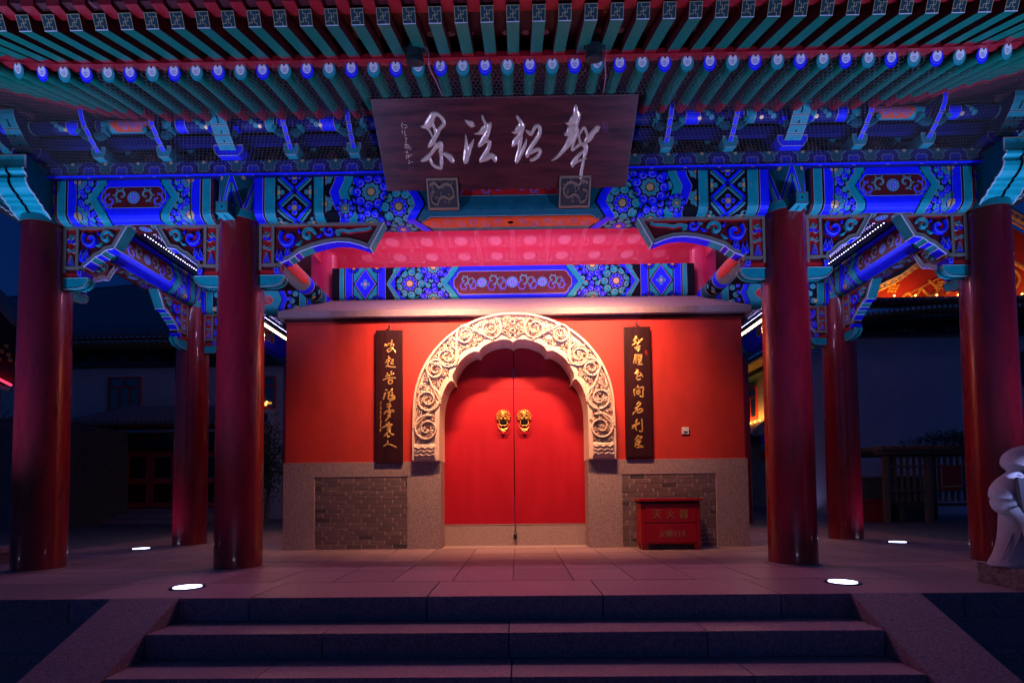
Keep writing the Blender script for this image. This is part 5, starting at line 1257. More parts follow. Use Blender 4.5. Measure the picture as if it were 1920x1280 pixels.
sheet('rafter_board', lambda x: (x, -1.33, 4.33+rz_(x)), lambda x: (x, -.20, 4.63+rz_(x)), 'board_red')
sheet('flying_board', lambda x: (x, -1.93, 4.218+rz_(x)), lambda x: (x, -1.25, 4.50+rz_(x)), 'board_red')
# small fascia over the round rafter ends, and the outer fascia
def fascia(name, y0, y1, z0, z1, m='rafter_red'):
    g = MB(); n = 44
    for i in range(n):
        xa, xb = -5.8+11.6*i/n, -5.8+11.6*(i+1)/n; a, b = rz_(xa), rz_(xb)
        g.add([(xa, y0, z0+a), (xb, y0, z0+b), (xb, y1, z0+b), (xa, y1, z0+a), (xa, y0, z1+a), (xb, y0, z1+b), (xb, y1, z1+b), (xa, y1, z1+a)], [(0,3,2,1), (4,5,6,7), (0,1,5,4), (2,3,7,6)], m)
    g.build(name, ev)
fascia('lower_fascia', -1.36, -1.28, 4.325, 4.372); pass
fascia('outer_fascia', -1.99, -1.90, 4.245, 4.31, 'board_red'); fascia('tile_fascia', -2.01, -1.96, 4.31, 4.40, 'maroon')
g = MB(); g.box(.048, .137, -2.0, -1.885, 4.215, 4.34, 'rafter_red'); ts_me = g.mesh('tile_stop', tuple(ev.location))  # bright stops over darker fascia; the alternating shadow is put into the two reds
for i in range(-27, 26):
    x = i*SPC+.05; inst('tile_stop', ts_me, ev, (x, 0, rz_(x)*1.05))
g = MB()
for i in range(-38, 39):
    x = i*.15; z = 4.43+rz_(x)
    g.lathe([(.052, -2.12), (.055, -1.9), (.055, -1.5)], 10, 'tile_grey', (x, 0, z), 'y'); g.prism([(x+.03, z-.02), (x+.12, z-.02), (x+.105, z-.08), (x+.075, z-.11), (x+.045, z-.08)], 'y', -2.13, -2.11, 'tile_grey')
o = g.build('drip_tile', ev); o['kind'] = 'stuff'
# dark roof body
rf = MB(); ya, yb = -1.95, 8.2
rf.add([(-6.6, ya, 4.44), (6.6, ya, 4.44), (6.6, 3.1, 6.6), (-6.6, 3.1, 6.6), (6.6, yb, 4.44), (-6.6, yb, 4.44)], [(0,1,2,3), (3,2,4,5)], 'tile_grey')
rf.add([(-6.6, -.0, 5.22), (6.6, -.0, 5.22), (6.6, yb, 5.22), (-6.6, yb, 5.22)], [(0,1,2,3)], 'board_red')
for sx in (-1, 1): rf.add([(sx*6.6, ya, 4.44), (sx*6.6, yb, 4.44), (sx*6.6, 3.1, 6.6)], [(0,1,2)], 'tile_grey')
# ================================================================== ceiling, roof body, pink board
t = empty('porch_roof', (0, 3, 4.44), 'dark tiled roof covering the porch', 'roof')
rf.build('roof_slab', t)
s = MB(); s.box(-5.2, 5.2, .02, .06, 4.84, 5.25, 'board_red'); s.build('closing_board', t)
cl = empty('coffered_ceiling', (0, 1.4, 5.1), 'coffered ceiling with pale round rosettes seen as reflections in the pink board', 'ceiling')
g = MB(); g.box(-2.95, 2.95, .06, 2.7, 5.12, 5.16, 'ceil_dark')
for i in range(11):
    x = -3.0+.6*i; g.box(x-.03, x+.03, .06, 2.7, 5.06, 5.12, 'ceil_red')
for j in range(5):
    y = .02+.6*j+.0; g.box(-2.95, 2.95, y+.17, y+.23, 5.062, 5.12, 'ceil_red')
g.build('coffer_grid', cl)
P = Pat(lambda u, v, h: (u, v, 5.12-h), step=.001)
for i in range(10):
    for j in range(5):
        cx, cy = -2.7+.6*i, -.08+.6*j
        if cy < .1: continue
        P.disc(cx, cy, .115, 'pale', 2, 20, .165); P.line([(cx+.20*math.cos(2*PI*q/24), cy+.25*math.sin(2*PI*q/24)) for q in range(24)], .014, 'pale', 2, True)
        P.line([(cx-.255, cy-.255), (cx+.255, cy-.255), (cx+.255, cy+.255), (cx-.255, cy+.255)], .012, 'pale', 2, True)
        for a in (-1, 1):
            for b in (-1, 1): P.disc(cx+a*.2, cy+b*.2, .035, 'pale', 2, 8)
P.build('rosette_paint', cl)
g = MB()
for i in range(11):
    x = -3.0+.6*i
    for d in (-.024, .024): g.box(x+d-.004, x+d+.004, .06, 2.7, 5.056, 5.0595, 'pale')
g.build('beading', cl)
s = MB(); s.box(-2.96, 2.96, 2.60, 2.64, 4.19, 5.12, 'board_gloss'); o = s.build('glossy_board'); tag(o, 'glossy pink-lit red board above the inner beam, mirroring the ceiling rosettes', 'panel')
for sx in (-1, 1):
    s = MB(); s.box(sx*2.96-.02, sx*2.96+.02, .06, 2.6, 4.30, 5.12, 'board_gloss'); o = s.build('side_board'); tag(o, 'red board closing the %s end of the ceiling bay' % ('left' if sx < 0 else 'right'), 'panel')
# flood fixtures behind the lintel
for x in (-.55, .75):
    s = MB(); s.box(x-.62, x+.62, .36, .41, 4.0, 4.07, 'iron'); o = s.build('linear_floodlight'); tag(o, 'slim floodlight hidden behind the lintel, %s of the middle' % ('left' if x < 0 else 'right'), 'floodlight')

# ================================================================== led tapes
for sx, nm in ((-1, 'left'), (1, 'right')):
    t = empty('led_strip', (sx*4.62, .4, 4.03), 'white led strip running along the inside of the %s side beam' % nm, 'led strip', 'led strips')
    g = MB(); g.box(sx*4.62-.03, sx*4.62+.03, .35, 6.0, 3.985, 4.03, 'iron'); g.build('channel', t)
    g = MB()
    n = 110
    for i in range(n):
        y = .40+5.5*i/n; g.lathe([(.004, -.006), (.0105, 0), (.004, .006)], 7, 'led_cool', (sx*4.595, y, 4.022))
    o = g.build('led_bead', t); o['kind'] = 'stuff'
    t = empty('warm_light_bar', (sx*4.42, 3.2, 3.76), 'short warm glowing light bar behind the inner %s column' % nm, 'light bar', 'warm light bars')
    g = MB(); g.box(sx*4.42-.03, sx*4.42+.03, 3.30, 4.75, 3.78, 3.81, 'iron'); g.build('channel', t)
    g = MB(); g.box(sx*4.42-.02, sx*4.42+.02, 3.32, 4.73, 3.755, 3.78, 'led_warm'); g.build('tube', t)

# ================================================================== bird netting
def netting(name, P00, P10, P01, P11, nx, ny, w, label, hole=None):
    """hexagonal wire mesh on a quad: u across, v from bottom to top"""
    P00, P10, P01, P11 = map(Vector, (P00, P10, P01, P11))
    def at(u, v): return (P00*(1-u)+P10*u)*(1-v)+(P01*(1-u)+P11*u)*v
    g = MB(); vs = []; fs = []
    N = (P10-P00).cross(P01-P00).normalized()
    def seg(a, b):
        for q in (a, b):
            if not (0 <= q[0] <= 1 and 0 <= q[1] <= 1): return
        A, B = at(*a), at(*b)
        if hole and hole((A+B)/2): return
        d = (B-A).normalized(); s_ = d.cross(N)*w; k = len(vs); vs.extend([A-s_, A+s_, B+s_, B-s_]); fs.append((k, k+1, k+2, k+3))
    for j in range(ny):
        for i in range(-1, nx+1):
            ox = (i+(.5 if j % 2 else 0))/nx; oy = j/ny
            q = .5/nx; c = 1/ny
            T = (ox+q, oy+c*.33); Lp = (ox, oy); Rp = (ox+2*q, oy)
            seg(Lp, T); seg(T, Rp); seg(T, (ox+q, oy+c))
    g.add([tuple(v) for v in vs], fs, 'net'); o = g.build(name); tag(o, label, 'netting', 'bird netting'); return o
def hole(p): return abs(p.x+.035) < 1.27 and p.y > -1.0
zb_, zt_ = 4.095, 4.315
netting('bird_netting', (-4.86, -.225, zb_), (4.86, -.225, zb_), (-6.4, -1.335, zt_+.12), (6.4, -1.335, zt_+.12), 300, 46, .0011, 'fine hexagonal bird netting stretched below the front rafters', hole) if False else None
# split in three so the top edge follows the eave line
netting('bird_netting', (-3.4, -.225, zb_), (3.4, -.225, zb_), (-3.4, -1.345, zt_), (3.4, -1.345, zt_), 172, 36, .0010, 'hexagonal bird netting under the eaves around the name board', hole)
netting('bird_netting', (-4.86, -.225, zb_), (-3.4, -.225, zb_), (-6.0, -1.36, zt_+.40), (-3.4, -1.345, zt_), 52, 36, .0010, 'hexagonal bird netting at the upper left corner of the eaves')
netting('bird_netting', (3.4, -.225, zb_), (4.86, -.225, zb_), (3.4, -1.345, zt_), (6.0, -1.36, zt_+.40), 52, 36, .0010, 'hexagonal bird netting at the upper right corner of the eaves')
for sx, nm in ((-1, 'left'), (1, 'right')):
    netting('bird_netting', (sx*4.60, .4, 4.05), (sx*4.60, 5.6, 4.05), (sx*4.1, .4, 4.78), (sx*4.1, 5.6, 4.78), 110, 18, .0016, 'netting lit by the led strip inside the %s side bay' % nm)

# ================================================================== name board
sg = empty('name_board', (-.035, -.3, 3.83), 'dark wooden name board with four silver brush characters, tilted forward under the eaves', 'sign board')
upv = Vector((0, -.784, .620)); nv = Vector((0, -.620, -.784))
def fs(u, v, h): p = Vector((u, -.3, 3.83))+upv*v+nv*h; return tuple(p)
g = MB()
c8 = [fs(u, v, h) for u, v, h in ((-1.25, 0, 0), (1.175, 0, 0), (1.175, .795, 0), (-1.25, .795, 0), (-1.25, 0, -.05), (1.175, 0, -.05), (1.175, .795, -.05), (-1.25, .795, -.05))]
g.add(c8, [(0,1,2,3), (7,6,5,4), (0,4,5,1), (1,5,6,2), (2,6,7,3), (3,7,4,0)], 'sign_wood'); g.build('board', sg, bevel=.004)
for ch in SIGN:
    g = MB()
    for s in ch:
        Q = [(s[i], s[i+1], s[i+2]) for i in range(0, len(s), 3)]; Q = smooth_pts(Q, 4)
        g.relief([(q[0], q[1]) for q in Q], [max(.003, q[2]*1.22) for q in Q], 'silver_gilt', fs, .016, .55)
    g.build('brush_character', sg)
g = MB()
for s in SIG: g.relief([(s[i], s[i+1]) for i in range(0, len(s), 3)], [s[i+2]*1.15 for i in range(0, len(s), 3)], 'silver_gilt', fs, .005)
g.build('signature', sg)
g = MB()
for s in SEAL: g.relief([(s[i], s[i+1]) for i in range(0, len(s), 3)], [s[i+2]*.8 for i in range(0, len(s), 3)], 'seal', fs, .002)
g.build('seal_mark', sg)
for x, nm in ((-.68, 'left'), (.655, 'right')):
    t = empty('support_block', (x, -.3, 3.78), 'small carved gilt dragon block under the %s part of the name board' % nm, 'block', 'dragon blocks under the name board')
    s = MB(); s.prism([(-.385, 3.885), (-.15, 3.885), (-.15, 3.69), (-.245, 3.672)], 'x', x-.155, x+.155, 'black_wood'); s.build('block', t)
    fd = lambda u, v, h, x=x: (x+u, -.315-.65*v-h, 3.778+.98*v)
    g = MB()
    for a, b in (((-.15, -.11), (.15, -.11)), ((.15, -.11), (.15, .115)), ((.15, .115), (-.15, .115)), ((-.15, .115), (-.15, -.11))): g.relief([a, b], [.009, .009], 'bronze', fd, .012)
    g.build('frame', t)
    g = MB(); rnd = random.Random(int(x*100))
    D1 = smooth_pts([(-.12, .07), (-.07, .085), (-.03, .05), (.03, .075), (.09, .06), (.11, .0), (.07, -.04), (.01, -.02), (-.04, -.04), (-.06, -.08), (-.11, -.06), (-.12, -.0), (-.08, .02)], 3)
    if x > 0: D1 = [(-a, b) for a, b in D1]
    g.relief(D1, [.012-.006*i/len(D1) for i in range(len(D1))], 'bronze', fd, .02)
    for i in range(16):
        cx, cz = rnd.uniform(-.12, .12), rnd.uniform(-.085, .09); r3 = rnd.uniform(.010, .018); q = rnd.uniform(0, 6)
        g.relief([(cx+r3*(1-.8*k/6)*math.cos(q+k*.8), cz+r3*(1-.8*k/6)*math.sin(q+k*.8)) for k in range(7)], [.004]*7, 'bronze', fd, .012)
    g.build('dragon_relief', t)

# spot lights hung from the flying rafters (switched off), with cables
for x, nm in ((-.735, 'left'), (.69, 'right')):
    t = empty('hanging_spotlight', (x, -1.45, 4.32), 'dark green floodlight can clamped under the eaves, %s of the centre' % nm, 'floodlight', 'floodlight cans under the eaves')
    g = MB(); ax0 = Vector((x, -1.52, 4.33)); d = Vector((0, .32, -.95)).normalized()
    pts = [(0, .03), (.03, .045), (.05, .062), (.12, .066), (.13, .072), (.15, .072), (.15, .06)]
    vs = []; n = 18; e1 = Vector((1, 0, 0)); e2 = d.cross(e1)
    for dd, r in pts:
        for i in range(n):
            a = 2*PI*i/n; vs.append(ax0+d*dd+e1*r*math.cos(a)+e2*r*math.sin(a))
    f = [(k*n+i, k*n+(i+1) % n, (k+1)*n+(i+1) % n, (k+1)*n+i) for k in range(len(pts)-1) for i in range(n)]+[tuple(range((len(pts)-1)*n, len(pts)*n)), tuple(range(n))]
    g.add(vs, f, 'iron'); g.build('housing', t, smooth=False)
    g = MB(); g.tube([(x-.075, -1.50, 4.25), (x-.078, -1.53, 4.33), (x-.06, -1.55, 4.39), (x+.06, -1.55, 4.39), (x+.078, -1.53, 4.33), (x+.075, -1.50, 4.25)], .008, 6, 'iron'); g.build('yoke', t)
    g = MB(); g.tube(smooth_pts([(x+.04, -1.52, 4.36), (x+.10, -1.46, 4.30), (x+.10, -1.40, 4.22), (x+.13, -1.25, 4.22), (x+.15, -1.0, 4.28)], 4), .005, 5, 'cable'); g.build('cable', t)
g = MB(); g.tube(smooth_pts([(-2.95, -1.98, 4.33), (-2.93, -2.0, 4.24), (-2.9, -1.97, 4.22)], 4), .004, 5, 'cable'); g.tube([(-2.99, -2.0, 4.5), (-2.93, -2.0, 4.24)], .004, 5, 'cable'); o = g.build('eave_cable'); tag(o, 'thin pink cable hanging over the eave edge at the upper left', 'cable')

# ================================================================== statue at the right edge
st = empty('monk_statue', (4.06, -1.36, 0), 'pale stone monk statue holding a dark tablet on a rough stone at the right edge', 'statue')
g = MB()
def pr(cx, cy, rings, m, n=36, gm=g):
    rings = smooth_pts(rings, 4)
    vs = []
    for (dx, dy, z, rx_, ry_) in rings:
        for i in range(n):
            a = 2*PI*i/n; vs.append((cx+dx+rx_*math.cos(a), cy+dy+ry_*math.sin(a), z))
    f = [(k*n+i, k*n+(i+1) % n, (k+1)*n+(i+1) % n, (k+1)*n+i) for k in range(len(rings)-1) for i in range(n)]+[tuple(reversed(range(n))), tuple(range((len(rings)-1)*n, len(rings)*n))]
    gm.add(vs, f, m)
pr(4.06, -1.36, [(0,0,.155,.325,.20), (0,0,.18,.315,.20), (0,0,.24,.28,.185), (0,0,.32,.25,.175), (0,0,.42,.23,.17), (0,0,.52,.222,.165), (0,0,.60,.215,.16), (0,0,.70,.21,.15), (0,0,.78,.19,.14), (0,0,.84,.15,.12), (0,0,.88,.11,.10), (0,0,.90,.09,.09)], 'statue_stone')
o = g.build('robe', st, smooth=True)
g = MB()   # sleeve and forearm, left
pr(0, 0, [(3.86,-1.42,.545,.03,.05), (3.85,-1.42,.56,.06,.09), (3.825,-1.42,.60,.085,.105), (3.815,-1.42,.65,.09,.11), (3.825,-1.41,.675,.085,.11), (3.815,-1.41,.70,.09,.11), (3.83,-1.40,.76,.085,.105), (3.865,-1.39,.82,.07,.09), (3.92,-1.38,.87,.05,.07)], 'statue_stone', gm=g)
g.build('sleeve', st, smooth=True); g = MB()
pr(0, 0, [(4.32,-1.42,.545,.04,.05), (4.335,-1.42,.56,.085,.10), (4.345,-1.42,.61,.105,.115), (4.35,-1.42,.69,.10,.12), (4.34,-1.40,.77,.10,.115), (4.29,-1.39,.83,.085,.10), (4.22,-1.38,.88,.05,.07)], 'statue_stone', gm=g)
g.tube([(3.80, -1.50, .60), (3.83, -1.55, .50), (3.83, -1.56, .40), (3.84, -1.565, .375), (3.87, -1.57, .37)], [.04, .03, .022, .018, .012], 8, 'statue_stone')
g.build('sleeve', st, smooth=True)
g = MB(); c = (4.03, -1.40, .962); R1 = (.185, .165, .128)
rings = []
for k in range(1, 14):
    a = PI*k/14; zz = c[2]-R1[2]*math.cos(a)*(1.05 if a < PI/2 else 1); s_ = math.sin(a)*(1 if a > 1.2 else .94)
    rings.append((0, 0, zz, R1[0]*s_, R1[1]*s_))
pr(c[0], c[1], rings, 'statue_stone', 32, g)
g.lathe([(.022, 0), (.018, -.012), (0, -.016)], 10, 'statue_stone', (4.07, -1.575, .965), 'y')   # nose
for ex_ in (-.045, .055): 
    g.tube([(4.07+ex_-.03, -1.555, .985), (4.07+ex_, -1.568, .992), (4.07+ex_+.03, -1.555, .985)], .006, 6, 'rough_stone')
g.tube([(4.04, -1.565, .925), (4.07, -1.57, .918), (4.10, -1.565, .925)], .005, 6, 'rough_stone')
g.tube([(3.92, -1.50, .90), (3.935, -1.53, .945), (3.94, -1.535, .97), (3.925, -1.52, .985)], [.012, .020, .018, .010], 8, 'statue_stone')   # ear
g.build('head', st, smooth=True)
g = MB(); pr(0, 0, [(3.915,-1.56,.83,.02,.02), (3.905,-1.57,.85,.04,.035), (3.91,-1.575,.875,.042,.035), (3.93,-1.57,.89,.02,.02)], 'statue_stone', 12, g)
for k in range(4): g.tube([(3.905+.012*k, -1.60, .873-.010*k), (3.93+.012*k, -1.615, .867-.010*k), (3.945+.01*k, -1.612, .855-.01*k)], .0085, 6, 'statue_stone')
g.tube([(3.90, -1.59, .85), (3.925, -1.61, .842), (3.945, -1.612, .838)], .009, 6, 'statue_stone')
for q_ in range(len(g.v)): g.v[q_] = (g.v[q_][0]-.155, g.v[q_][1]+.03, g.v[q_][2])
g.build('hand', st, smooth=True)
g = MB(); tb = [(3.765, -1.575, .855), (4.12, -1.575, .885), (4.12, -1.545, .40), (3.845, -1.545, .39)]
g.add(tb+[(x, y+.035, z) for x, y, z in tb], [(3,2,1,0), (4,5,6,7), (0,1,5,4), (1,2,6,5), (2,3,7,6), (3,0,4,7)], 'tablet'); tbl = g.build('tablet', st, bevel=.004)
g = MB(); rnd = random.Random(5)
for k in range(4):
    cx, cz = 3.875+.012*k, .78-.105*k; yy = -1.578+.0065*k
    fe = lambda u, v, h, yy=yy: (u, yy-h-.002, v)
    for (a, b) in (((-.03, .03), (-.03, -.03)), ((-.04, .01), (-.01, .015)), ((-.04, -.02), (-.01, -.012)), ((.0, .035), (.045, .03)), ((.02, .04), (.018, -.035)), ((.0, .0), (.045, .005)), ((.018, -.01), (-.002, -.035)), ((.02, -.01), (.045, -.035))):
        if rnd.random() < .85: g.relief([(cx+a[0], cz+a[1]), (cx+(a[0]+b[0])/2+rnd.uniform(-.004, .004), cz+(a[1]+b[1])/2), (cx+b[0], cz+b[1])], [.0035]*3, 'engrave', fe, .002)
g.build('engraved_text', tbl)
bm = bmesh.new(); bmesh.ops.create_cube(bm, size=1)
bmesh.ops.subdivide_edges(bm, edges=bm.edges[:], cuts=10, use_grid_fill=True)
from mathutils import noise as NZ
for v in bm.verts:
    p = Vector((4.21+v.co.x*.86, -1.385+v.co.y*.42, .078+v.co.z*.155)); k = NZ.noise(p*11)*.016+NZ.noise(p*27)*.008
    v.co = p+v.co.normalized()*k*(1 if v.co.z > -.45 else .2)
me = bpy.data.meshes.new('rock_plinth'); bm.to_mesh(me); me.materials.append(MATS['rough_stone'])
for v in me.vertices: v.co = v.co-st.location
inst('rock_plinth', me, st)

# ================================================================== background: left building
def window(parent, x0, x1, y, z0, z1, cols, tr=.3, fm='window_red', gm='glass_dark', nrm=-1):
    g = MB(); d = .05
    fr = .055; zt2 = z1-(z1-z0)*tr
    g.box(x0, x1, y-d, y, z0, z0+fr, fm); g.box(x0, x1, y-d, y, z1-fr, z1, fm); g.box(x0, x0+fr, y-d, y, z0+fr, z1-fr, fm); g.box(x1-fr, x1, y-d, y, z0+fr, z1-fr, fm)
    g.box(x0+fr, x1-fr, y-d+.004, y, zt2-fr/2, zt2+fr/2, fm)
    for i in range(1, cols):
        x = x0+(x1-x0)*i/cols; g.box(x-fr*.6, x+fr*.6, y-d+.006, y, z0+fr, zt2-fr/2, fm)
    xm = (x0+x1)/2; g.box(xm-fr*.5, xm+fr*.5, y-d+.006, y, zt2+fr/2, z1-fr, fm)
    f = g.build('window', parent)
    for i in range(cols):
        g = MB(); a = x0+(x1-x0)*i/cols; b = x0+(x1-x0)*(i+1)/cols; g.box(a+.03, b-.03, y-.02, y-.012, z0+fr, zt2, gm); g.build('pane', f)
    g = MB(); g.box(x0+.03, x1-.03, y-.02, y-.012, zt2, z1-fr, gm); g.build('pane', f)
    return f
def tile_roof(parent, e0, e1, r0, r1, n, m='tile_grey', name='tile_row', r=.06, body='roof_body'):
    """roof slope between eave line e0-e1 and ridge line r0-r1 with tile rows running up"""
    e0, e1, r0, r1 = map(Vector, (e0, e1, r0, r1)); g = MB(); g.add([e0, e1, r1, r0], [(0,1,2,3)], m); g.build(body, parent)
    g = MB()
    for i in range(n+1):
        t = i/n; a = e0.lerp(e1, t); b = r0.lerp(r1, t); a = a+Vector((0, 0, .03)); b = b+Vector((0, 0, .03)); mid = (a+b)/2-Vector((0, 0, .06*(b-a).length*.3))
        g.tube([a, b], r, 6, m)
    o = g.build(name, parent); o['kind'] = 'stuff'
lb = empty('left_building', (-13, 11, 0), 'dark grey two-storey building with hip roof seen between the left columns', 'building')
g = MB(); g.box(-26, -4.5, 11, 18, -.3, 4.83, 'wall_grey'); g.box(-26, -4.5, 10.97, 11, 4.80, 4.86, 'coping'); g.build('wall', lb)
g = MB(); g.box(-26, -4.5, 10.9, 11.3, 4.86, 5.40, 'black_teal')
for i in range(22):
    x = -25+i*.93; g.box(x-.22, x+.22, 10.86, 10.9, 5.0, 5.2, 'maroon'); g.box(x-.05, x+.05, 10.80, 10.9, 5.2, 5.38, 'teal_dark')
g.build('painted_frieze', lb)
g = MB()
for i in range(120):
    x = -26+i*.18; g.box(x-.045, x+.045, 10.15, 11.0, 5.36, 5.44, 'green_dim')
o = g.build('rafter_row', lb); o['kind'] = 'stuff'
g = MB(); g.box(-26, -4.5, 10.12, 10.18, 5.45, 5.52, 'gable_red'); g.build('eave_board', lb)
tile_roof(lb, (-26, 10.05, 5.52), (-4.0, 10.05, 5.52), (-24, 14.5, 8.1), (-6, 14.5, 9.6), 130)
window(lb, -12.93, -11.88, 11.0, 3.46, 4.52, 3); window(lb, -8.3, -7.58, 11.0, 3.46, 4.5, 2); window(lb, -17.5, -16.4, 11.0, 3.46, 4.52, 3)
g = MB(); g.box(-7.98, -7.62, 10.7, 10.98, 2.92, 3.34, 'pale'); g.lathe([(.14, 0), (.12, -.02)], 16, 'iron', (-7.83, 10.69, 3.13), 'y'); o = g.build('air_conditioner'); tag(o, 'white air conditioner box under the narrow window of the left building', 'air conditioner')
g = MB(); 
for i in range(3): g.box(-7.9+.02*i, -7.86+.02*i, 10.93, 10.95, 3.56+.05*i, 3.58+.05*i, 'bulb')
g.box(-7.95, -7.70, 10.94, 10.95, 3.60, 3.66, 'reflected_glow'); o = g.build('window_reflection'); tag(o, 'small glowing bars standing in for a yellow reflection in the narrow window of the left building', 'light')  # emissive bars imitate a lamp reflected in the pane
# gate porch in front of it
gp = empty('gate_porch', (-11, 10, 0), 'small dark gate porch with curved tiled roof and red doors on the left', 'gate porch')
g = MB(); rp_ = [(-13.0, 3.02), (-12.6, 3.06), (-12.2, 3.18), (-11.9, 3.30), (-11.65, 3.40), (-11.4, 3.42), (-11.2, 3.34), (-11.0, 3.32), (-8.6, 3.32)]
for (x0, z0), (x1, z1) in zip(rp_, rp_[1:]):
    g.add([(x0, 10, z0-.05), (x1, 10, z1-.05), (x1, 10, z1+.04), (x0, 10, z0+.04), (x0, 10.2, z0-.05), (x1, 10.2, z1-.05), (x1, 10.2, z1+.04), (x0, 10.2, z0+.04)], [(0,1,2,3), (4,7,6,5), (3,2,6,7), (0,4,5,1)], 'tile_grey')
g.add([(-13.0, 9.2, 2.80), (-8.2, 9.2, 2.80), (-8.6, 10.1, 3.34), (-11.6, 10.1, 3.38)], [(0,1,2,3)], 'tile_grey'); g.build('roof', gp)
g = MB()
for i in range(27):
    x = -12.9+.17*i; g.tube([(x, 9.2, 2.84), (min(-8.6, -11.6+(x+13)*.65), 10.1, 3.40)], .045, 6, 'tile_grey')
o = g.build('tile_row', gp); o['kind'] = 'stuff'
g = MB(); 
for i in range(36): x = -12.8+.13*i; g.box(x-.035, x+.035, 9.22, 9.9, 2.70, 2.76, 'gable_red')
g.box(-12.85, -8.3, 9.25, 10.0, 2.765, 2.79, 'board_red'); g.build('rafter_row', gp)
g = MB(); g.box(-12.0, -8.4, 9.95, 10.15, 2.18, 2.62, 'black_teal')
for i in range(7): g.box(-11.75+.5*i, -11.6+.5*i, 9.92, 9.95, 2.42, 2.6, 'gable_red')
g.box(-11.9, -8.5, 9.935, 9.95, 2.24, 2.34, 'blue_dark'); g.build('painted_lintel', gp)
g = MB(); g.box(-12.0, -11.78, 10.0, 10.2, .38, 2.2, 'window_red'); g.box(-8.7, -8.4, 10.0, 10.2, .38, 2.2, 'window_red'); g.box(-11.8, -8.6, 10.3, 10.36, .38, 2.2, 'gable_red')
g.build('door_frame', gp)
for i in range(4):
    x0 = -11.75+i*.76; g = MB(); g.box(x0, x0+.72, 10.24, 10.3, .42, 2.05, 'window_red'); o = g.build('door_leaf', gp)
    g = MB(); g.box(x0+.12, x0+.60, 10.232, 10.24, 1.28, 1.92, 'glass_dark'); g.build('pane', o); g = MB(); g.box(x0+.10, x0+.62, 10.225, 10.24, .55, 1.12, 'maroon'); g.build('panel', o)
g = MB(); g.box(-13.4, -12.0, 10.1, 10.9, -.1, .9, 'rough_brick'); g.box(-13.4, -12.0, 10.15, 10.9, .9, 2.4, 'rough_brick'); g.build('side_wall', gp)
window(gp, -12.42, -12.02, 10.1, .96, 1.72, 1)
for k in range(3):
    g = MB(); g.box(-12.1-.0*k, -8.4, 8.6+.45*k, 10.2, .13*k, .13*(k+1)-.004, 'slab'); g.build('step', gp)
g = MB(); g.prism([(8.3, 0), (9.9, .42), (9.9, 0)], 'x', -12.5, -12.12, 'slab'); g.build('slope_stone', gp)
# antenna on the roof line
an = MB(); an.tube([(-16.5, 14, 7.0), (-16.5, 14, 9.2)], .025, 5, 'iron')
for z in (8.9, 8.6, 8.3): an.tube([(-16.7, 14, z), (-15.9, 14, z)], .015, 4, 'iron')
an.tube([(-16.0, 14, 8.25), (-16.0, 14, 8.9)], .015, 4, 'iron'); an.box(-16.35, -16.1, 13.9, 14, 7.5, 7.9, 'iron'); o = an.build('roof_antenna'); tag(o, 'thin mast with aerials rising above the left roof', 'antenna')

# far left: lit roof corner, tubes, bench
fl = empty('left_eave', (-11.5, 6, 0), 'corner of a red gabled roof with gold studs at the far left edge', 'building')
g = MB(); g.prism([(-14.5, 3.3), (-11.05, 3.3), (-11.05, 4.55), (-12.0, 5.6), (-14.5, 6.9)], 'y', 6.0, 6.3, 'maroon'); g.build('gable', fl)
g = MB()
for a, b in (((-14.5, 7.1), (-12.0, 5.75)), ((-12.0, 5.75), (-10.9, 4.6))): g.tube([(a[0], 5.9, a[1]), (b[0], 5.9, b[1])], .16, 7, 'tile_grey')
g.build('ridge_tiles', fl)
for x, z in ((-11.40, 4.0), (-11.24, 3.92), (-11.30, 4.12), (-11.5, 4.1), (-11.46, 3.82), (-11.62, 3.95), (-11.2, 3.8)):
    g = MB(); g.lathe([(.055, 0), (.04, -.03), (0, -.045)], 10, 'gold_glow', (x, 5.98, z), 'y'); g.build('gold_stud', fl)
for (za, zb2, m) in ((3.52, 3.22, 'pink_tube'), (3.30, 3.10, 'slab')):
    g = MB(); g.tube([(-13, 5.9, za+.65), (-11.1, 5.9, zb2)], .03, 6, m); g.build('eave_tube', fl)
g = MB(); 
for i in range(8): x = -12.3+i*.16; g.box(x, x+.07, 5.2, 5.9, 3.36-.25*(i*.16), 3.42-.25*(i*.16), 'pale')
g.build('rafter_row', fl)
g = MB(); g.box(-13.0, -11.15, 6.6, 9.5, -.1, 2.6, 'rough_brick'); g.build('wall', fl)
g = MB()
for i in range(3):
    for j in range(2): g.box(-11.6+.16*i, -11.5+.16*i, 6.58, 6.6, 2.0+.16*j, 2.12+.16*j, 'far_window')
o = g.build('lit_window', fl)
bn = empty('stone_bench', (-5.95, .45, 0), 'edge of a low stone bench at the far left beside the corner column', 'bench')
g = MB(); g.box(-6.3, -5.84, .3, .75, .12, .19, 'slab'); g.build('seat', bn, bevel=.006); g = MB(); g.box(-6.2, -5.9, .36, .66, 0, .12, 'slab'); g.build('support', bn)

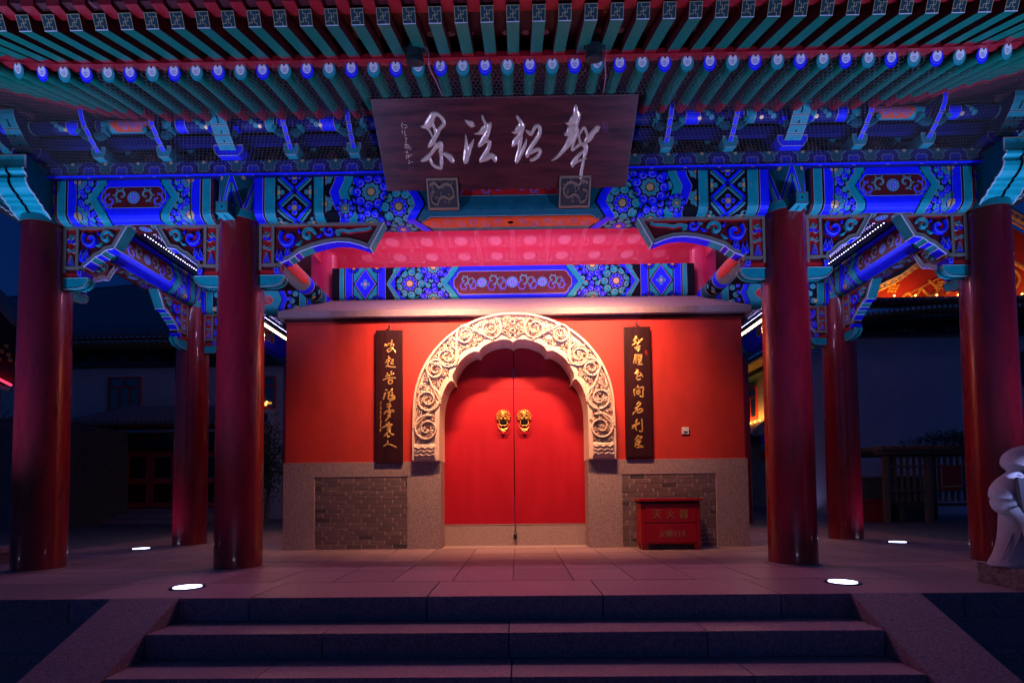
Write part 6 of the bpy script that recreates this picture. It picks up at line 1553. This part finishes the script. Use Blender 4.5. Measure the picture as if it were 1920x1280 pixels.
# ================================================================== background: right building
rb = empty('right_building', (12, 10, 0), 'grey walled hall with lit red gable and gold ornaments between the right columns', 'building')
g = MB(); g.box(9.4, 26, 10, 12.9, -.3, 5.20, 'wall_blue'); g.box(9.4, 26, 9.96, 10, 5.17, 5.24, 'coping'); g.build('wall', rb)
g = MB(); g.box(9.6, 26, 9.9, 10.2, 5.24, 5.78, 'black_teal')
for i in range(10):
    x = 10.2+i*1.45; g.box(x, x+.95, 9.885, 9.9, 5.32, 5.48, 'blue_dark'); g.box(x+.1, x+.85, 9.878, 9.885, 5.35, 5.45, 'maroon'); g.box(x+.3, x+.7, 9.88, 9.9, 5.55, 5.66, 'teal_dark'); g.box(x+1.05, x+1.35, 9.88, 9.9, 5.52, 5.68, 'maroon')
    for dx in (-.05, 1.0, 1.2): g.lathe([(.03, 0), (0, -.02)], 8, 'gold', (x+dx, 9.88, 5.36), 'y')
g.build('painted_frieze', rb)
g = MB()
for i in range(90):
    x = 9.5+i*.145; z = 5.60-.0006*(i-20)**2*(1 if i < 20 else 0)+.10
    g.box(x-.045, x+.045, 8.95, 9.6, z, z+.09, 'green_dim'); g.box(x-.04, x+.04, 8.94, 8.95, z+.005, z+.085, 'pale'); g.lathe([(.03, 0), (.03, .4)], 8, 'teal_dark', (x, 9.2, z-.12), 'y')
o = g.build('rafter_row', rb); o['kind'] = 'stuff'
g = MB(); g.box(9.4, 26, 8.93, 9.0, 5.80, 5.88, 'gable_red'); g.build('eave_board', rb)
tile_roof(rb, (9.4, 8.9, 5.90), (26, 8.9, 5.90), (9.4, 10.2, 6.30), (26, 10.2, 6.30), 100)
g = MB(); g.box(10.3, 20, 10.15, 10.4, 6.18, 6.42, 'gold_glow'); g.build('gilt_ledge', rb)
gb = MB(); gb.prism([(10.6, 6.42), (18.4, 6.42), (18.0, 6.8), (14.4, 9.0), (10.9, 6.75)], 'y', 10.35, 10.6, 'gable_red'); gb.build('gable_wall', rb)
g = MB()
for a, b in (((10.2, 6.50), (11.4, 7.05)), ((11.4, 7.05), (14.4, 9.2)), ((14.4, 9.2), (18.0, 6.9))):
    g.tube([(a[0], 10.1, a[1]), (b[0], 10.1, b[1])], .12, 6, 'tile_grey'); g.tube([(a[0], 10.2, a[1]-.16), (b[0], 10.2, b[1]-.16)], .028, 6, 'gold_glow')
    L = math.dist(a, b); n = int(L/.2)
    for i in range(n): t_ = i/n; g.lathe([(.06, 0), (.06, -.05)], 8, 'tile_grey', (a[0]+(b[0]-a[0])*t_, 10.05, a[1]+(b[1]-a[1])*t_-.12), 'y')
g.build('verge', rb)
fg = lambda u, v, h: (u, 10.34-h, v)
for cx, cz in ((11.42, 6.78), (12.85, 6.86), (14.9, 7.7), (16.2, 6.9)):
    g = MB()
    for i in range(-1, 2):
        for j in range(-1, 2):
            if abs(i)+abs(j) < 3: g.lathe([(.05, 0), (.035, -.03), (0, -.04)], 8, 'gold_glow', (cx+.10*i+.05*j, 10.34, cz+.09*j), 'y')
    g.build('gold_stud_group', rb)
for Pp in ([(11.7, 6.50), (11.85, 6.62), (12.0, 6.5), (12.15, 6.6), (12.25, 6.75), (12.4, 6.6), (12.55, 6.52), (12.75, 6.7), (12.6, 6.9), (12.5, 7.0)], [(13.0, 6.6), (13.3, 6.75), (13.5, 6.6), (13.8, 6.9), (14.2, 6.6), (14.5, 7.0), (14.9, 6.6), (15.2, 7.0), (15.0, 7.3), (14.6, 7.2)]):
    g = MB(); Q = smooth_pts(Pp, 4); g.relief(Q, [.038]*len(Q), 'gold_glow', fg, .04); g.build('gold_ribbon', rb)
g = MB(); g.relief([(11.6, 6.45), (13.2, 7.28), (14.3, 7.85)], [.022]*3, 'gold_glow', fg, .03); g.relief([(14.2, 8.1), (15.4, 7.3), (17, 6.5)], [.06]*3, 'gold_glow', fg, .03); g.build('gold_moulding', rb)
for i in range(9):
    x = 10.55+.62*i; g = MB(); g.lathe([(.0, 0), (.032, .03), (0, .06)], 8, 'bulb', (x, 9.95, 6.38)); g.tube([(x-.05, 9.97, 6.22), (x, 9.95, 6.38), (x+.05, 9.97, 6.22)], .008, 4, 'iron'); g.build('ledge_lamp', rb)
window(rb, 14.55, 15.2, 10.0, 3.7, 4.72, 2)
for x in (11.5, 13.8, 16.0): area('gable_lamp', (x, 9.75, 6.42), (x+.1, 10.4, 7.6), 1.2, .05, 13, (1, .40, .08))

# ochre side building seen deep between the right columns
yb = empty('ochre_building', (11, 17, 0), 'grey and ochre side building glowing orange at its foot, deep between the right columns', 'building')
g = MB(); g.box(11.0, 16, 12.9, 27, -.2, 5.75, 'wall_ochre'); g.build('wall', yb)
g = MB(); g.box(10.4, 11.2, 12.9, 27, 5.75, 6.3, 'black_teal'); g.box(9.9, 10.4, 12.9, 27, 6.05, 6.25, 'board_red'); g.build('eaves', yb)
g = MB()
for i in range(70): y = 13+.2*i; g.box(9.75, 10.4, y, y+.09, 5.95, 6.05, 'gold_dull')
o = g.build('rafter_row', yb); o['kind'] = 'stuff'
for y0 in (13.45, 18.6, 23):
    g = MB(); g.box(10.94, 11.0, y0, y0+1.2, 3.95, 5.5, 'window_red'); f = g.build('window', yb)
    for k in range(2):
        g = MB(); g.box(10.925, 10.94, y0+.1+.55*k, y0+.52+.55*k, 4.1, 4.95, 'glass_dark'); g.build('pane', f)
    g = MB(); g.box(10.925, 10.94, y0+.1, y0+1.07, 5.05, 5.4, 'glass_dark'); g.build('pane', f)
g = MB(); g.add([(9.6, 12.95, 3.05), (11, 12.95, 3.75), (11, 27, 3.75), (9.6, 27, 3.05)], [(0,1,2,3)], 'tile_grey'); g.box(9.65, 9.75, 12.95, 27, 2.9, 3.03, 'black_teal'); g.build('lower_roof', yb)
for i in range(8):
    y = 17.2+.5*i; g = MB(); g.lathe([(0, 0), (.04, .04), (0, .08)], 8, 'bulb', (10.9, y, 3.80)); g.build('ledge_lamp', yb)
area('ochre_lamp', (10.75, 18.5, 3.85), (11.0, 18.5, 4.6), 3.0, .06, 34, (1, .42, .06)); bpy.data.objects['ochre_lamp'].rotation_euler = (Vector((.35, 0, 1))).to_track_quat('-Z', 'Y').to_euler()
area('ochre_lamp', (10.75, 14.0, 3.85), (11.0, 14.0, 4.6), 2.2, .06, 26, (1, .42, .06)).rotation_euler = (Vector((.35, 0, 1))).to_track_quat('-Z', 'Y').to_euler()
g = MB(); g.box(9.4, 11.4, 19.5, 20, -.1, 3.0, 'wall_grey'); g.build('low_wall', yb)
kb = empty('painted_gateway', (9.2, 12.4, 0), 'small painted gateway lit blue, glimpsed between the two right columns', 'gateway')
g = MB(); g.box(8.2, 9.35, 12.0, 12.3, 2.3, 2.55, 'blue'); g.box(8.25, 9.3, 11.98, 12.0, 2.40, 2.50, 'teal'); g.box(8.2, 9.35, 12.0, 12.3, 2.05, 2.28, 'teal'); g.box(8.3, 8.9, 11.98, 12.0, 2.10, 2.2, 'red'); g.box(8.2, 9.35, 12.0, 12.3, 1.72, 2.03, 'red')
for k in range(3): g.box(8.2, 9.3, 11.97, 12.0, 1.78+.08*k, 1.81+.08*k, 'pale')
g.build('painted_beam', kb)
g = MB(); g.box(8.75, 9.2, 12.0, 12.2, -.1, 1.75, 'white_wall'); g.build('post', kb)
g = MB(); g.prism([(8.0, 2.75), (8.4, 3.1), (8.8, 3.0), (9.2, 3.35), (9.4, 3.3), (9.4, 2.6), (8.0, 2.55)], 'y', 12.0, 12.4, 'tile_grey'); g.build('roof', kb)
area('gateway_lamp', (8.8, 11.2, .1), (8.9, 12, 2.4), .1, .1, 1.6, VIOLET)

# pergola with sign and bench
pg = empty('pergola', (9, 6.5, 0), 'dark wooden pergola with slatted back beyond the right columns', 'pergola')
g = MB()
for x in (8.34, 9.29, 10.25, 11.2): 
    for y in (6.5, 7.6): 
        g = MB(); g.box(x-.05, x+.05, y-.05, y+.05, -.05, 1.52, 'wood_brown'); g.build('post', pg)
for y in (6.45, 7.65): g = MB(); g.box(8.1, 11.4, y-.05, y+.05, 1.52, 1.62, 'wood_brown'); g.build('beam', pg)
for i in range(15): g = MB(); x = 8.12+.23*i; g.box(x-.03, x+.03, 6.2, 7.9, 1.62, 1.70, 'wood_brown'); g.build('rafter', pg)
for i in range(20): g = MB(); x = 8.45+.14*i; g.box(x-.025, x+.025, 6.52, 6.56, .45, 1.5, 'wood_brown'); g.build('slat', pg)
g = MB(); g.box(8.4, 11.2, 6.47, 6.52, 1.22, 1.27, 'wood_brown'); g.box(8.4, 11.2, 6.47, 6.52, .68, .73, 'wood_brown'); g.build('rail', pg)
g = MB(); g.box(9.52, 9.94, 6.38, 6.40, .70, 1.24, 'gable_red'); sb = g.build('red_notice'); tag(sb, 'square red notice board hanging on the dark pergola', 'sign')
g = MB(); g.relief([(9.56, .78), (9.62, .80), (9.68, .775), (9.76, .80), (9.84, .785), (9.92, .80)], [.018]*6, 'gold', lambda u, v, h: (u, 6.378-h, v), .01); g.build('gold_pattern', sb)
g = MB(); g.box(8.7, 10.9, 6.7, 7.1, .34, .40, 'wood_brown'); g.box(8.8, 8.9, 6.75, 7.05, 0, .34, 'wood_brown'); g.box(10.6, 10.7, 6.75, 7.05, 0, .34, 'wood_brown'); o = g.build('bench'); tag(o, 'dark wooden bench inside the pergola', 'bench')
def foliage(name, label, cx, cy, cz, rx_, ry_, rz2, n, trunk=True, cat='shrub'):
    t = empty(name, (cx, cy, 0), label, cat); g = MB(); rnd = random.Random(int(cx*50))
    cl_ = [(rnd.gauss(0, .4), rnd.gauss(0, .4), rnd.gauss(0, .4)) for _ in range(14)]
    for i in range(n):
        c0 = rnd.choice(cl_); p = Vector((cx+rx_*(c0[0]+rnd.gauss(0, .28)), cy+ry_*(c0[1]+rnd.gauss(0, .28)), max(.05, cz+rz2*(c0[2]+rnd.gauss(0, .28)))))
        a = Vector((rnd.uniform(-1, 1), rnd.uniform(-1, 1), rnd.uniform(-1, 1))).normalized(); b = a.orthogonal().normalized(); s_ = rnd.uniform(.03, .06)
        g.add([p-a*s_, p+b*s_*.45, p+a*s_, p-b*s_*.45], [(0,1,2,3)], 'leaf')
    o = g.build('foliage', t); o['kind'] = 'stuff'
    if trunk: g = MB(); g.tube([(cx, cy, 0), (cx+.05, cy, cz*.5), (cx, cy, cz)], [.07, .05, .03], 6, 'wood_brown'); g.build('stem', t)
foliage('leafy_shrub', 'dark green shrub between the left column and the gate wall', -6.9, 9.0, 1.7, .75, .6, 1.0, 2600)
foliage('climbing_plant', 'dark climbing plant spilling over the pergola roof', 10.4, 6.8, 1.85, 1.0, .6, .22, 1500, False)
foliage('potted_shrub', 'small green shrub low down beside the right side of the gate wall', 6.35, 9.5, .55, .3, .3, .4, 500)
foliage('garden_bush', 'dark bush at the far left edge behind the corner column', -12.7, 7.6, 1.4, .8, .6, 1.3, 2200)
rbx = MB(); rbx.box(7.9, 8.5, 6.7, 7.1, 0, .46, 'box_red'); rbx.box(7.86, 8.54, 6.66, 7.14, .46, .50, 'box_red'); o = rbx.build('red_cabinet'); tag(o, 'low red cabinet standing behind the rear right column', 'box')
g = MB(); g.box(8.5, 9.9, 7.45, 7.6, 0, 1.0, 'rough_brick'); g.box(8.45, 9.95, 7.42, 7.63, 1.0, 1.05, 'slab'); o = g.build('brick_wall'); tag(o, 'low brick wall behind the pergola', 'wall')

for x, nm in ((-4.6, 'left'), (4.6, 'right')):
    t = empty('ground_flood', (x, -3.7, -.87), 'squat floodlight on the lower ground beyond the %s sloping side stone of the steps' % nm, 'floodlight')
    g = MB(); g.box(x-.2, x+.2, -3.72, -3.60, -.80, -.72, 'iron'); g.build('housing', t); g = MB(); g.box(x-.18, x-.15, -3.7, -3.62, -.87, -.80, 'iron'); g.build('foot', t); g = MB(); g.box(x+.15, x+.18, -3.7, -3.62, -.87, -.80, 'iron'); g.build('foot', t)
s = MB(); s.box(-2.35, 2.35, 2.44, 2.50, 4.97, 5.02, 'iron'); o = s.build('bounce_fill_bar'); tag(o, 'added unseen fill-light bar in the corner between the ceiling and the glossy board', 'light bar')  # added casing for the bounce fill, out of view

g = MB()
for k, (a0, a1) in enumerate(((-2.7, -2.3), (-2.35, -2.05), (-2.0, -1.85), (-2.9, -2.6))):
    P_ = []
    for i in range(8):
        t_ = i/7; z = .20+.42*t_; rr = (.31-.10*min(1, t_*1.6), .195-.03*min(1, t_*1.6)); a = a0+(a1-a0)*t_; P_.append((4.06+rr[0]*math.cos(a), -1.36+rr[1]*math.sin(a), z))
    g.tube(P_, [.002, .004, .005, .005, .004, .003, .002, .001], 6, 'statue_stone')
g.build('robe_fold', st, smooth=True)
for x, nm in ((-6.05, 'left'), (6.05, 'right')):
    ground_lamp(x, -1.35, 'floor light outside the %s corner column, beyond the edge of the picture' % nm)
